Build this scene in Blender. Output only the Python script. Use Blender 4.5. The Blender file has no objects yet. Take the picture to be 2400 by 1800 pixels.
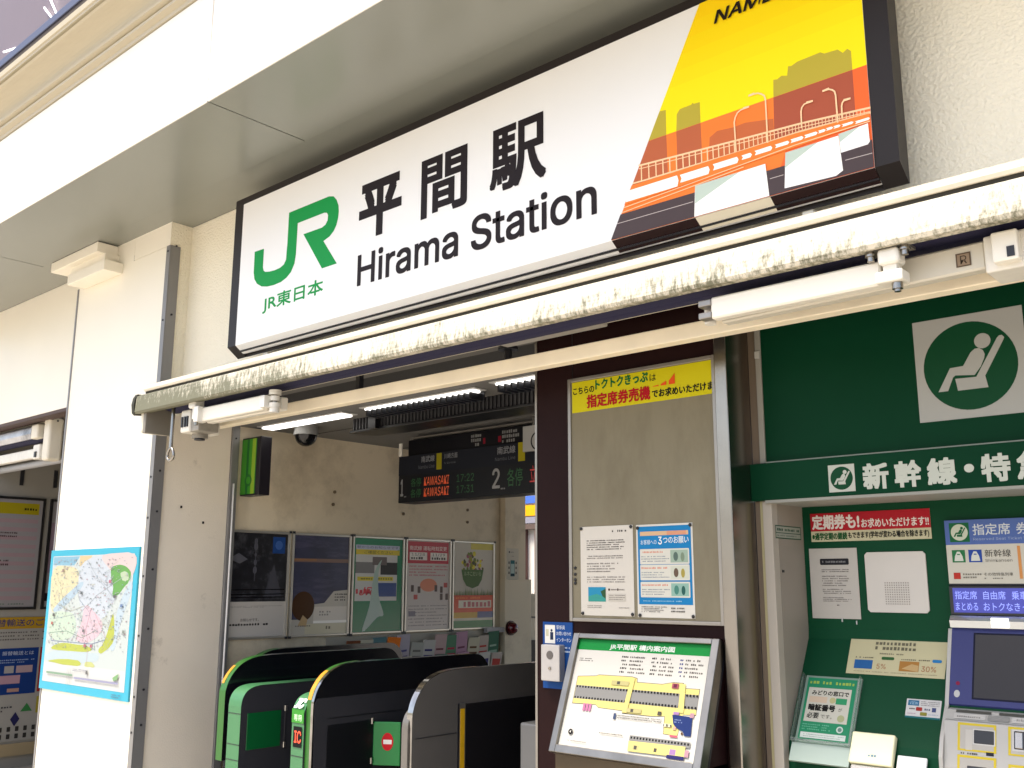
import bpy, bmesh, math, random, os
from mathutils import Vector, Matrix
S = bpy.context.scene
R = math.radians
random.seed(7)

# ------------------------------------------------------------------ camera, sky, sun, exposure
cam_d = bpy.data.cameras.new('camera'); cam = bpy.data.objects.new('camera', cam_d)
S.collection.objects.link(cam); S.camera = cam
cam_d.sensor_width = 36.0; cam_d.lens = 36.0 * 2307.84 / 2400.0
cam_d.clip_start = 0.05; cam_d.clip_end = 500
YAW, PIT, ROL = -0.7285983, 0.20179408, 0.00262733
fw = Vector((math.sin(YAW)*math.cos(PIT), math.cos(YAW)*math.cos(PIT), math.sin(PIT)))
rt = Vector((math.cos(YAW), -math.sin(YAW), 0)); up = rt.cross(fw)
rt2 = rt*math.cos(ROL)+up*math.sin(ROL); up2 = up*math.cos(ROL)-rt*math.sin(ROL)
M = Matrix((rt2, up2, -fw)).transposed().to_4x4(); M.translation = Vector((0, -3.2, 1.55))
cam.matrix_world = M

SUN_EL, SUN_AZ = 66.0, 205.0          # azimuth clockwise from +Y
w = bpy.data.worlds.new('World'); S.world = w; w.use_nodes = True
nt = w.node_tree; nt.nodes.clear()
sky = nt.nodes.new('ShaderNodeTexSky'); sky.sky_type = 'NISHITA'; sky.sun_disc = False
sky.sun_elevation = R(SUN_EL); sky.sun_rotation = R(SUN_AZ)
sky.air_density = 1.0; sky.dust_density = 4.0; sky.ozone_density = 0.6
bg = nt.nodes.new('ShaderNodeBackground'); bg.inputs[1].default_value = 0.12
wo = nt.nodes.new('ShaderNodeOutputWorld')
nt.links.new(sky.outputs[0], bg.inputs[0]); nt.links.new(bg.outputs[0], wo.inputs[0])
sd = bpy.data.lights.new('sun', 'SUN'); sd.energy = 2.6; sd.angle = R(16); sd.color = (1, 0.93, 0.80)
sun = bpy.data.objects.new('sun', sd); S.collection.objects.link(sun)
a, e = R(SUN_AZ), R(SUN_EL)
sdir = Vector((math.sin(a)*math.cos(e), math.cos(a)*math.cos(e), math.sin(e)))
sun.rotation_euler = sdir.to_track_quat('Z', 'Y').to_euler()
S.view_settings.view_transform = 'Standard'; S.view_settings.look = 'None'
S.view_settings.exposure = 1.58; S.view_settings.gamma = 1.0
S.cycles.max_bounces = 8; S.cycles.diffuse_bounces = 5; S.cycles.glossy_bounces = 3
S.cycles.use_denoising = True

# ------------------------------------------------------------------ materials
def lin(h):
    h = h.lstrip('#'); o = []
    for i in (0, 2, 4):
        c = int(h[i:i+2], 16)/255
        o.append(c/12.92 if c <= 0.04045 else ((c+0.055)/1.055)**2.4)
    return tuple(o)
MC = {}
def mat(name, col, rough=0.5, metal=0.0, var=0.0, vscale=3.0, bump=0.0, bscale=40.0, emit=0.0, alpha=1.0, coat=0.0,
        dirt=None, dscale=4.0, dlo=0.55, dhi=0.75, dstretch=(1, 1, 1), trans=0.0, spec=0.5):
    if isinstance(col, str): col = lin(col)
    if name in MC: return MC[name]
    m = bpy.data.materials.new(name); m.use_nodes = True; MC[name] = m
    n = m.node_tree; b = n.nodes['Principled BSDF']
    b.inputs['Base Color'].default_value = (*col, 1)
    b.inputs['Roughness'].default_value = rough; b.inputs['Metallic'].default_value = metal
    b.inputs['Specular IOR Level'].default_value = spec
    if coat: b.inputs['Coat Weight'].default_value = coat; b.inputs['Coat Roughness'].default_value = 0.08
    if trans: b.inputs['Transmission Weight'].default_value = trans
    if alpha < 1: b.inputs['Alpha'].default_value = alpha
    if emit:
        b.inputs['Emission Color'].default_value = (*col, 1); b.inputs['Emission Strength'].default_value = emit
    if var or bump or dirt:
        tc = n.nodes.new('ShaderNodeNewGeometry')
        out = None
        if var:
            nz = n.nodes.new('ShaderNodeTexNoise'); nz.inputs['Scale'].default_value = vscale; nz.inputs['Detail'].default_value = 6
            n.links.new(tc.outputs['Position'], nz.inputs['Vector'])
            mr = n.nodes.new('ShaderNodeMapRange'); mr.inputs[1].default_value = 0.3; mr.inputs[2].default_value = 0.7
            mr.inputs[3].default_value = 1-var; mr.inputs[4].default_value = 1+var*0.6
            n.links.new(nz.outputs[0], mr.inputs[0])
            mx = n.nodes.new('ShaderNodeMix'); mx.data_type = 'RGBA'; mx.blend_type = 'MULTIPLY'; mx.inputs[0].default_value = 1
            mx.inputs[6].default_value = (*col, 1)
            n.links.new(mr.outputs[0], mx.inputs[7]); out = mx.outputs[2]
        if dirt:
            mp = n.nodes.new('ShaderNodeMapping'); mp.inputs['Scale'].default_value = dstretch
            n.links.new(tc.outputs['Position'], mp.inputs['Vector'])
            nz = n.nodes.new('ShaderNodeTexNoise'); nz.inputs['Scale'].default_value = dscale; nz.inputs['Detail'].default_value = 9
            nz.inputs['Roughness'].default_value = 0.7
            n.links.new(mp.outputs[0], nz.inputs['Vector'])
            mr = n.nodes.new('ShaderNodeMapRange'); mr.inputs[1].default_value = dlo; mr.inputs[2].default_value = dhi
            n.links.new(nz.outputs[0], mr.inputs[0])
            mx = n.nodes.new('ShaderNodeMix'); mx.data_type = 'RGBA'
            mx.inputs[6].default_value = (*col, 1); mx.inputs[7].default_value = (*(lin(dirt) if isinstance(dirt, str) else dirt), 1)
            if out: n.links.new(out, mx.inputs[6])
            n.links.new(mr.outputs[0], mx.inputs[0]); out = mx.outputs[2]
        if out: n.links.new(out, b.inputs['Base Color'])
        if bump:
            nz = n.nodes.new('ShaderNodeTexNoise'); nz.inputs['Scale'].default_value = bscale; nz.inputs['Detail'].default_value = 3
            n.links.new(tc.outputs['Position'], nz.inputs['Vector'])
            bp = n.nodes.new('ShaderNodeBump'); bp.inputs['Strength'].default_value = bump; bp.inputs['Distance'].default_value = 0.01
            n.links.new(nz.outputs[0], bp.inputs['Height']); n.links.new(bp.outputs[0], b.inputs['Normal'])
    return m
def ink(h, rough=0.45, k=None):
    k = SHADE[0] if k is None else k      # each section's light level is put into its print colours
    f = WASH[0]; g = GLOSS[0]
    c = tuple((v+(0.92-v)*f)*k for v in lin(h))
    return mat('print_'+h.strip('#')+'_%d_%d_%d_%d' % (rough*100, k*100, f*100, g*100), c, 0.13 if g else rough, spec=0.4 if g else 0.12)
WASH = [0.0]; GLOSS = [0]
SHADE = [1.0]

# ------------------------------------------------------------------ object helpers
def tag(o, label=None, cat=None, group=None, kind=None):
    if label: o['label'] = label
    if cat: o['category'] = cat
    if group: o['group'] = group
    if kind: o['kind'] = kind
    return o
def thing(name, label, cat, loc=(0, 0, 0), group=None):
    o = bpy.data.objects.new(name, None); S.collection.objects.link(o); o.empty_display_size = 0.1
    o.location = loc; return tag(o, label, cat, group)
def wloc(o):
    v = Vector((0, 0, 0))
    while o: v += o.location; o = o.parent
    return v
class MB:
    """collects shapes (world coordinates) into one mesh"""
    def __init__(s): s.v = []; s.f = []; s.mi = []; s.mats = []; s.sm = []
    def m(s, mt):
        if mt not in s.mats: s.mats.append(mt)
        return s.mats.index(mt)
    def raw(s, vs, fs, mt, smooth=False):
        k = len(s.v); i = s.m(mt); s.v += [tuple(p) for p in vs]
        for f in fs: s.f.append([q+k for q in f]); s.mi.append(i); s.sm.append(smooth)
        return s
    def bm(s, b, mt, smooth=False):
        b.verts.index_update(); r = s.raw([p.co for p in b.verts], [[q.index for q in f.verts] for f in b.faces], mt, smooth); b.free(); return r
    def box(s, x0, x1, y0, y1, z0, z1, mt, bev=0.0, seg=2, mtx=None):
        b = bmesh.new(); bmesh.ops.create_cube(b, size=1.0)
        for p in b.verts:
            p.co = Vector(((x0+x1)/2+p.co.x*(x1-x0), (y0+y1)/2+p.co.y*(y1-y0), (z0+z1)/2+p.co.z*(z1-z0)))
        if bev: bmesh.ops.bevel(b, geom=b.edges[:], offset=bev, segments=seg, profile=0.5, affect='EDGES')
        if mtx: bmesh.ops.transform(b, matrix=mtx, verts=b.verts)
        return s.bm(b, mt, False)
    def prism(s, prof, x0, x1, mt, axis='X', bev=0.0, smooth=False):
        """closed outline (a,b) swept: axis X -> (Y,Z); axis Y -> (X,Z); axis Z -> (X,Y)"""
        b = bmesh.new()
        mk = {'X': lambda p, t: (t, p[0], p[1]), 'Y': lambda p, t: (p[0], t, p[1]), 'Z': lambda p, t: (p[0], p[1], t)}[axis]
        A = [b.verts.new(mk(p, x0)) for p in prof]; B = [b.verts.new(mk(p, x1)) for p in prof]
        n = len(prof)
        b.faces.new(A); b.faces.new(B[::-1])
        for i in range(n): b.faces.new((A[i], B[i], B[(i+1) % n], A[(i+1) % n]))
        bmesh.ops.recalc_face_normals(b, faces=b.faces)
        if bev: bmesh.ops.bevel(b, geom=b.edges[:], offset=bev, segments=1, affect='EDGES')
        return s.bm(b, mt, smooth)
    def cyl(s, p0, p1, r, mt, n=16, r2=None, smooth=True, caps=True):
        p0 = Vector(p0); p1 = Vector(p1); d = (p1-p0).normalized()
        u = d.orthogonal().normalized(); v = d.cross(u); r2 = r if r2 is None else r2
        vs = [p0+(u*math.cos(t)+v*math.sin(t))*r for t in [2*math.pi*i/n for i in range(n)]]
        vs += [p1+(u*math.cos(t)+v*math.sin(t))*r2 for t in [2*math.pi*i/n for i in range(n)]]
        fs = [(i, (i+1) % n, n+(i+1) % n, n+i) for i in range(n)]
        s.raw(vs, fs, mt, smooth)
        if caps:
            s.raw(vs[:n], [list(range(n))[::-1]], mt); s.raw(vs[n:], [list(range(n))], mt)
        return s
    def tube(s, pts, r, mt, n=8):
        pts = [Vector(p) for p in pts]; rings = []; u = None
        for i, p in enumerate(pts):
            d = (pts[min(i+1, len(pts)-1)]-pts[max(i-1, 0)]).normalized()
            u = d.orthogonal().normalized() if u is None else (u-d*u.dot(d)).normalized()
            v = d.cross(u); rings.append([p+(u*math.cos(t)+v*math.sin(t))*r for t in [2*math.pi*k/n for k in range(n)]])
        vs = [q for g in rings for q in g]; fs = []
        for i in range(len(pts)-1):
            for k in range(n): fs.append((i*n+k, i*n+(k+1) % n, (i+1)*n+(k+1) % n, (i+1)*n+k))
        fs.append(list(range(n))[::-1]); fs.append([len(vs)-n+k for k in range(n)])
        return s.raw(vs, fs, mt, True)
    def ball(s, c, r, mt, sc=(1, 1, 1), seg=24, half=None):
        b = bmesh.new(); bmesh.ops.create_uvsphere(b, u_segments=seg, v_segments=seg//2, radius=r)
        if half == 'down': bmesh.ops.delete(b, geom=[p for p in b.verts if p.co.z > 0.001], context='VERTS')
        for p in b.verts: p.co = Vector((c[0]+p.co.x*sc[0], c[1]+p.co.y*sc[1], c[2]+p.co.z*sc[2]))
        return s.bm(b, mt, True)
    def build(s, name, parent=None, bevmod=0.0):
        me = bpy.data.meshes.new(name)
        off = wloc(parent) if parent else None
        if parent is None:
            xs = [p[0] for p in s.v]; ys = [p[1] for p in s.v]; zs = [p[2] for p in s.v]
            off = Vector(((min(xs)+max(xs))/2, (min(ys)+max(ys))/2, min(zs)))
            vs = [tuple(Vector(p)-off) for p in s.v]
        else: vs = s.v
        me.from_pydata(vs, [], s.f)
        for mt in s.mats: me.materials.append(mt)
        me.polygons.foreach_set('material_index', s.mi); me.polygons.foreach_set('use_smooth', s.sm); me.update()
        o = bpy.data.objects.new(name, me); S.collection.objects.link(o)
        if parent: o.parent = parent; o.location = -off
        else: o.location = off
        if bevmod:
            mo = o.modifiers.new('b', 'BEVEL'); mo.width = bevmod; mo.segments = 2; mo.limit_method = 'ANGLE'
        return o
def clone(root, loc, label=None):
    r = root.copy(); S.collection.objects.link(r); r.location = loc
    if label: r['label'] = label
    for ch in list(root.children):
        c = ch.copy(); S.collection.objects.link(c); c.parent = r
        for g in list(ch.children):
            d = g.copy(); S.collection.objects.link(d); d.parent = c
    return r

TX = {}
try: SANS = bpy.data.fonts.load(os.path.join(bpy.utils.system_resource('DATAFILES', path='fonts'), 'Inter.woff2'))
except Exception: SANS = None
def glyphs(txt, shear=0.0):
    k = (txt, shear)
    if k in TX: return TX[k]
    c = bpy.data.curves.new('t', 'FONT'); c.body = txt; c.shear = shear; c.resolution_u = 4
    if SANS and all(ord(q) < 128 for q in txt): c.font = SANS
    o = bpy.data.objects.new('t', c); S.collection.objects.link(o)
    dg = bpy.context.evaluated_depsgraph_get()
    me = bpy.data.meshes.new_from_object(o.evaluated_get(dg), depsgraph=dg)
    vs = [(p.co.x, p.co.y) for p in me.vertices]; fs = [list(p.vertices) for p in me.polygons]
    bpy.data.objects.remove(o); bpy.data.curves.remove(c); bpy.data.meshes.remove(me)
    xs = [p[0] for p in vs]; ys = [p[1] for p in vs]
    TX[k] = (vs, fs, min(xs), max(xs), min(ys), max(ys)); return TX[k]

class Art:
    """flat printed artwork on a panel: o = lower-left corner, u right, v up, in metres; n faces the viewer"""
    def __init__(s, o, u, v, w, h, lift=0.0008, step=0.00004):
        s.o = Vector(o); s.u = Vector(u).normalized(); s.v = Vector(v).normalized(); s.n = s.u.cross(s.v)
        s.w = w; s.h = h; s.b = MB(); s.k = 0; s.lift = lift; s.step = step
    def P(s, x, y, d=None): return s.o+s.u*x+s.v*y+s.n*(s.lift+s.step*s.k if d is None else d)
    def poly(s, pts, col, mt=None):
        s.k += 1; mt = mt or ink(col)
        b = bmesh.new(); f = b.faces.new([b.verts.new(s.P(*p)) for p in pts]); f.normal_update()
        if f.normal.dot(s.n) < 0: f.normal_flip()
        bmesh.ops.triangulate(b, faces=b.faces)
        s.b.bm(b, mt); return s
    def rect(s, x0, y0, x1, y1, col, mt=None): return s.poly([(x0, y0), (x1, y0), (x1, y1), (x0, y1)], col, mt)
    def rrect(s, x0, y0, x1, y1, r, col, mt=None):
        pts = []
        for cx, cy, a0 in ((x1-r, y1-r, 0), (x0+r, y1-r, 90), (x0+r, y0+r, 180), (x1-r, y0+r, 270)):
            for q in range(5): t = R(a0+q*22.5); pts.append((cx+r*math.cos(t), cy+r*math.sin(t)))
        return s.poly(pts, col, mt)
    def blob(s, pts, col, n=4, wob=0.0):
        """closed outline smoothed through the points"""
        m = len(pts); o = []
        for k in range(m):
            a, b, c, d = [Vector(pts[(k+q) % m]) for q in (-1, 0, 1, 2)]
            for t in [u/n for u in range(n)]:
                v = .5*((2*b)+(c-a)*t+(2*a-5*b+4*c-d)*t*t+(3*b-a-3*c+d)*t**3)
                o.append((v.x+random.uniform(-wob, wob), v.y+random.uniform(-wob, wob)))
        return s.poly(o, col)
    def circ(s, x, y, r, col, ry=None, n=32, mt=None):
        ry = ry or r
        return s.poly([(x+r*math.cos(2*math.pi*i/n), y+ry*math.sin(2*math.pi*i/n)) for i in range(n)], col, mt)
    def line(s, pts, wd, col, mt=None):
        for (a, b) in zip(pts, pts[1:]):
            a = Vector(a); b = Vector(b); d = (b-a)
            if d.length < 1e-6: continue
            d.normalize(); q = Vector((-d.y, d.x))*wd/2; e = d*wd*0.25
            s.poly([a+q-e, a-q-e, b-q+e, b+q+e], col, mt)
        return s
    def text(s, t, x0, y0, x1, y1, col, bold=0.0, shear=0.0, keep=False, mt=None):
        """fits the string's ink to the box; keep: keeps proportions inside the box height, from the left"""
        vs, fs, a, b, c, d = glyphs(t, shear); s.k += 1; mt = mt or ink(col)
        rb = bold*0.75*(y1-y0)
        if not keep: x0 += rb; x1 -= rb
        y0 += rb; y1 -= rb
        sy = (y1-y0)/(d-c); sx = sy if keep else (x1-x0)/(b-a)
        n = 0 if rb < 2e-4 else (8 if rb > 0.003 else 6)
        for q in range(n+1):
            ox, oy = (0, 0) if q == n else ((rb*(-1, 0, 1, -1, 1, -1, 0, 1)[q], rb*(-1, -1, -1, 0, 0, 1, 1, 1)[q]) if n == 8 else (rb*math.cos(2*math.pi*q/n), rb*math.sin(2*math.pi*q/n)))
            h = s.lift+s.step*s.k+2e-5*q
            s.b.raw([s.P(x0+(p[0]-a)*sx+ox, y0+(p[1]-c)*sy+oy, h) for p in vs], fs, mt)
        s.k += 1+int(2e-5*n/s.step)
        return s
    def greek(s, x0, y0, x1, y1, n, col, fill=0.55, ch=None, ragged=0.3):
        """rows of character-sized marks where the photograph's small print cannot be read"""
        s.k += 1; H = (y1-y0)/n; i = 0
        for r in range(n):
            yb = y1-H*(r+0.5)-H*fill/2; x = x0; xe = x1-(x1-x0)*ragged*random.random()*(random.random() < 0.6); cw = ch or H*fill*0.9
            while x < xe:
                L = cw*random.uniform(0.6, 1.0)
                if random.random() > 0.1:
                    hh = H*fill*random.uniform(0.75, 1)
                    s.b.raw([s.P(x, yb), s.P(x+L, yb), s.P(x+L, yb+hh), s.P(x, yb+hh)], [(0, 1, 2, 3)], ink(col))
                x += cw*1.18
        return s
    def build(s, name, parent=None): return s.b.build(name, parent)
FX, FZ = (1, 0, 0), (0, 0, 1)       # facing the street
HY = (0, 1, 0)                      # facing the hall (+X)

# ------------------------------------------------------------------ shared materials
CREAM = mat('cream_wall_paint', (0.86, 0.80, 0.66), 0.6, var=0.05, vscale=1.2, bump=0.05, bscale=60)
STUCCO = mat('cream_stucco', (0.90, 0.835, 0.665), 0.75, var=0.05, vscale=1.5, bump=0.9, bscale=75)
PANEL = mat('cream_panel', (0.87, 0.815, 0.68), 0.38, var=0.04, vscale=0.9)
FASCIA = mat('fascia_white', (0.84, 0.81, 0.74), 0.4, var=0.03)
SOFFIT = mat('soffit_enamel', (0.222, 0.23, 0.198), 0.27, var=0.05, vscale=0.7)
MOULD = mat('moulding_paint', (0.46, 0.405, 0.285), 0.45)
TRIM = mat('grey_trim', (0.22, 0.215, 0.21), 0.4, 0.3, var=0.06)
ALU = mat('aluminium', (0.30, 0.28, 0.25), 0.35, 0.75, var=0.08, vscale=8)
STEEL = mat('stainless', (0.33, 0.305, 0.27), 0.25, 1.0, var=0.12, vscale=5)
BROWN = mat('brown_enamel', (0.017, 0.007, 0.007), 0.42, var=0.12, vscale=2, spec=0.07)
DARK = mat('dark_metal', '#191a20', 0.4)
BLACK = mat('black_plastic', '#0d0d10', 0.35)
NAVY = mat('navy_fabric', '#1d1c3c', 0.85, bump=0.2, bscale=300)
GREENP = mat('green_panel', (0.002, 0.034, 0.014), 0.42, var=0.08, vscale=2, spec=0.06)
GREENC = mat('green_console', (0.004, 0.048, 0.020), 0.45, var=0.08, vscale=2, spec=0.08)
AWN = mat('awning_aluminium', (0.74, 0.68, 0.55), 0.45, var=0.08, vscale=5)
def weathered():
    m = bpy.data.materials.new('weathered_bar'); m.use_nodes = True; n = m.node_tree; bs = n.nodes['Principled BSDF']; bs.inputs['Roughness'].default_value = .6
    N = n.nodes.new; l = n.links.new
    g = N('ShaderNodeNewGeometry'); sp = N('ShaderNodeSeparateXYZ'); l(g.outputs['Position'], sp.inputs[0])
    def mrange(src, a, b, c, d):
        q = N('ShaderNodeMapRange'); q.inputs[1].default_value = a; q.inputs[2].default_value = b; q.inputs[3].default_value = c; q.inputs[4].default_value = d; l(src, q.inputs[0]); return q.outputs[0]
    def math_(op, a, b):
        q = N('ShaderNodeMath'); q.operation = op
        for i, v in enumerate((a, b)):
            if isinstance(v, float): q.inputs[i].default_value = v
            else: l(v, q.inputs[i])
        return q.outputs[0]
    def noise(sc, det, st):
        mp = N('ShaderNodeMapping'); mp.inputs['Scale'].default_value = st; l(g.outputs['Position'], mp.inputs[0])
        q = N('ShaderNodeTexNoise'); q.inputs['Scale'].default_value = sc; q.inputs['Detail'].default_value = det; q.inputs['Roughness'].default_value = .75; l(mp.outputs[0], q.inputs['Vector']); return q.outputs[0]
    fine = noise(34, 10, (1.7, 1, .55)); big = noise(2.6, 4, (1, 1, .3)); strk = noise(9, 6, (.25, 1, 14))
    lo = mrange(sp.outputs[2], 2.54, 2.66, .17, -.05)          # grime gathers along the lower lip
    lf = mrange(sp.outputs[0], -5.6, -3.6, .30, .0)            # and thickly at the left end
    t = math_('ADD', math_('ADD', fine, lo), math_('ADD', lf, math_('ADD', mrange(big, .35, .65, -.09, .09), mrange(strk, .4, .7, -.02, .07))))
    f = mrange(t, .57, .76, 0., .93)
    c = N('ShaderNodeMix'); c.data_type = 'RGBA'; c.inputs[6].default_value = (.66, .61, .49, 1); c.inputs[7].default_value = (.11, .11, .058, 1); l(f, c.inputs[0]); l(c.outputs[2], bs.inputs['Base Color'])
    return m
MOSS = weathered()
OFFW = mat('offwhite_casting', (0.74, 0.71, 0.63), 0.4, var=0.08, vscale=20)
HALLW = mat('hall_wall_panel', (0.70, 0.605, 0.44), 0.4, var=0.06, vscale=1.0, spec=0.3, dirt='#8a7a60', dscale=1.6, dlo=0.5, dhi=0.9)
CEIL = mat('hall_ceiling', (0.16, 0.155, 0.145), 0.7, var=0.06)
GLOW = mat('tube_light', (1, 0.97, 0.93), 0.5, emit=1.0)
CONC = mat('concrete_paving', (0.38, 0.345, 0.30), 0.85, var=0.15, vscale=3, bump=0.2, bscale=50)

# ------------------------------------------------------------------ ground
b = MB(); b.box(-60, 60, -60, 60, -0.3, -0.012, CONC); tag(b.build('ground'), kind='structure')
b = MB(); b.box(-9.2, 3, -0.1, 3.35, -0.012, 0.0, mat('hall_tiles', (0.24, 0.22, 0.19), 0.5, var=0.12, vscale=4)); tag(b.build('hall_floor'), kind='structure')
b = MB(); b.box(-30, 12, 3.35, 6.2, -0.012, 0.05, CONC); tag(b.build('platform'), kind='structure')

# ------------------------------------------------------------------ canopy with fascia, soffit and cornice
cn = thing('station_canopy', 'white station canopy with grey soffit and moulded cornice above the station sign', 'canopy', (-4, -0.5, 3.85))
joints = [-9.9, -7.24, -4.055, -0.87, 2.3]
for x0, x1 in zip(joints, joints[1:]):
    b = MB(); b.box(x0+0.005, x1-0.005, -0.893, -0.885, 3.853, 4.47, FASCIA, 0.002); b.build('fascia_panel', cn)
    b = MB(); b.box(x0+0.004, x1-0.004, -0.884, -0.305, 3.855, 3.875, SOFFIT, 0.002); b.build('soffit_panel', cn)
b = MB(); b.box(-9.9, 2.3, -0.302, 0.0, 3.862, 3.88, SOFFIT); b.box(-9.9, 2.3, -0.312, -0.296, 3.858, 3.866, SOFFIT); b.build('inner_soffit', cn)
b = MB(); b.box(-9.9, 2.3, -0.884, 0.4, 3.885, 4.46, FASCIA); b.build('canopy_core', cn)
prof = [(-0.86, 4.474), (-0.903, 4.474), (-0.906, 4.492), (-0.934, 4.508), (-0.936, 4.522), (-0.926, 4.526), (-0.926, 4.532), (-0.958, 4.540), (-0.962, 4.552), (-0.950, 4.558)]
for i in range(9):
    t = i/8; prof.append((-0.950-0.105*(1-math.cos(t*math.pi/2)), 4.560+0.085*math.sin(t*math.pi/2)))
prof += [(-1.068, 4.647), (-1.078, 4.655), (-1.070, 4.664), (-1.058, 4.666), (-1.058, 4.674), (-1.082, 4.678), (-1.084, 4.690), (-1.092, 4.694), (-1.098, 4.722), (-0.86, 4.722)]
b = MB(); b.prism(prof, -9.9, 2.3, MOULD, 'X'); b.build('cornice', cn)
BB = mat('blue_trim', (.035, .042, .085), 0.4); MV = mat('mauve_panel', (0.135, 0.107, 0.12), 0.4, spec=0.15, var=0.03)
bb = thing('rooftop_board', 'mauve board with a blue edge and white line tubes on top of the canopy', 'board', (-6, -1.05, 4.77))
b = MB(); b.box(-9.9, 2.3, -1.03, -0.96, 4.80, 6.2, MV); b.build('panel', bb)
b = MB(); b.box(-9.9, 2.3, -1.10, -1.02, 4.762, 4.815, BB, 0.004); b.build('edge_rail', bb)
b = MB(); b.box(-9.9, 2.3, -1.092, -0.9, 4.7225, 4.760, mat('gap_brown', (.03, .018, .010), 0.7)); b.build('cornice_gap_strip', bb)  # dark strip painted for the shaded gap between cornice and blue rail
WT = mat('white_tube', (0.95, 0.93, 0.95), 0.3, emit=0.9)
for pts in (((-5.84, 5.11), (-5.78, 5.02), (-5.66, 4.87)), ((-5.86, 5.0), (-5.84, 4.98), (-5.71, 4.86)), ((-6.45, 4.93), (-6.30, 4.893), (-6.13, 4.850))):
    b = MB(); b.tube([(x+0.09, -1.045, z+0.01) for x, z in pts], 0.006, WT); b.build('line_tube', bb)

# ------------------------------------------------------------------ walls and pillar
b = MB(); b.box(-5.69, 2.3, 0.0, 0.2, 2.68, 3.86, STUCCO); tag(b.build('upper_wall'), 'cream stucco wall above the awning that carries the station sign', 'wall')
b = MB(); b.box(-9.9, -6.97, 0.0, 0.09, 2.85, 3.86, PANEL)
b.box(-9.9, -6.97, 0.004, 0.12, 2.825, 2.85, mat('lintel_brown', '#4a3730', 0.6)); tag(b.build('side_wall'), 'cream panelled wall above the left entrance beside the pillar', 'wall')
pl = thing('pillar', 'cream panelled pillar with grey metal corner strips between the two entrances', 'pillar', (-6.33, 0.1, 0))
b = MB(); b.box(-6.96, -5.70, -0.146, 0.40, 0, 3.862, PANEL); b.build('core', pl)
b = MB(); b.box(-6.955, -5.72, -0.150, -0.146, 0, 3.70, PANEL); b.box(-6.955, -6.162, -0.150, -0.146, 3.70, 3.862, PANEL); b.box(-6.16, -5.69, -0.150, -0.146, 3.703, 3.862, PANEL); b.box(-6.161, -6.159, -0.1505, -0.146, 3.70, 3.74, TRIM); b.build('front_cladding', pl)
RV = mat('reveal_panel', (0.80, 0.72, 0.59), 0.5, var=0.05, vscale=2, bump=0.15, bscale=120, dirt='#7a6c5a', dscale=3, dlo=0.62, dhi=0.85)
b = MB(); b.box(-5.70, -5.69, -0.09, 0.385, 0, 2.6, RV); b.build('reveal_cladding', pl)
b = MB(); b.box(-5.70, -5.69, -0.146, -0.0, 2.6, 3.862, STUCCO); b.build('upper_return', pl)
b = MB(); b.box(-5.718, -5.672, -0.158, -0.151, 0, 3.70, TRIM, 0.002); b.box(-5.683, -5.672, -0.151, -0.085, 0, 3.70, TRIM)
for z in (3.66, 3.2, 2.75, 2.2, 1.95, 1.6, 1.25, 0.9, 0.7): b.cyl((-5.695, -0.158, z), (-5.695, -0.162, z), 0.007, DARK, 10); b.cyl((-5.672, -0.115, z+0.04), (-5.668, -0.115, z+0.04), 0.007, DARK, 10)
b.build('corner_strip', pl)
b = MB(); b.box(-6.975, -6.955, -0.156, -0.10, 0, 3.66, TRIM, 0.002); b.build('edge_strip', pl)
b = MB(); b.box(-5.702, -5.672, 0.386, 0.44, 0, 2.6, TRIM, 0.003)
for z in (2.5, 1.85, 1.25, 0.95): b.cyl((-5.672, 0.41, z), (-5.668, 0.41, z), 0.006, DARK, 10)
b.build('jamb_strip', pl)
b = MB()
for (y, z) in ((0.05, 2.02), (0.21, 1.93)): b.box(-5.69, -5.685, y, y+0.012, z, z+0.015, BLACK)
b.build('screw_stub', pl)
b = MB(); b.tube([(-5.66, 0.405, 2.2), (-5.655, 0.405, 1.6), (-5.655, 0.405, 1.0), (-5.66, 0.405, 0.86)], 0.006, mat('white_cord', (0.8, 0.78, 0.75), 0.4)); b.ball((-5.66, 0.405, 0.85), 0.012, BLACK, seg=10)
tag(b.build('pull_cord'), 'thin white cord hanging down the metal jamb of the gate hall entrance', 'cord')
tb = thing('ceiling_bracket', 'stepped cream bracket box at the top of the pillar under the soffit', 'bracket', (-6.7, -0.2, 3.6))
b = MB(); b.box(-7.12, -6.40, -0.30, -0.15, 3.785, 3.856, PANEL, 0.004); b.build('upper_box', tb)
b = MB(); b.box(-6.86, -6.31, -0.285, -0.15, 3.64, 3.715, PANEL, 0.004); b.box(-6.9, -6.38, -0.25, -0.15, 3.715, 3.785, PANEL); b.build('lower_box', tb)

# ------------------------------------------------------------------ station sign
SO = (-4.77, -0.2, 2.876)
sg = thing('station_sign', 'long white station name sign with green logo and an orange bridge picture', 'sign', (-2.94, -0.1, 2.82))
FR = mat('sign_frame', (.021, .0165, .015), 0.4, var=0.06, spec=.2)
prof = [(-0.2, 2.876), (-0.2, 3.762), (-0.122, 3.762), (-0.122, 2.824), (-0.127, 2.822), (-0.133, 2.826)]
b = MB()
for x0, x1 in ((-4.857, -4.775), (-1.108, -1.028)): b.prism(prof, x0, x1, FR, 'X', bev=0.0)
b.box(-4.775, -1.108, -0.2, -0.122, 3.722, 3.762, FR); b.box(-4.775, -1.108, -0.128, -0.122, 2.823, 2.845, FR)
b.build('frame', sg)
b = MB(); b.box(-4.775, -1.108, -0.17, -0.122, 2.845, 3.722, FR); b.build('housing', sg)
b = MB(); b.box(-4.70, -1.18, -0.122, 0.0, 3.50, 3.54, DARK); b.build('wall_rail', sg)
b = MB(); b.box(-4.70, -1.18, -0.122, 0.0, 2.94, 2.98, DARK); b.build('wall_rail', sg)
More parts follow.
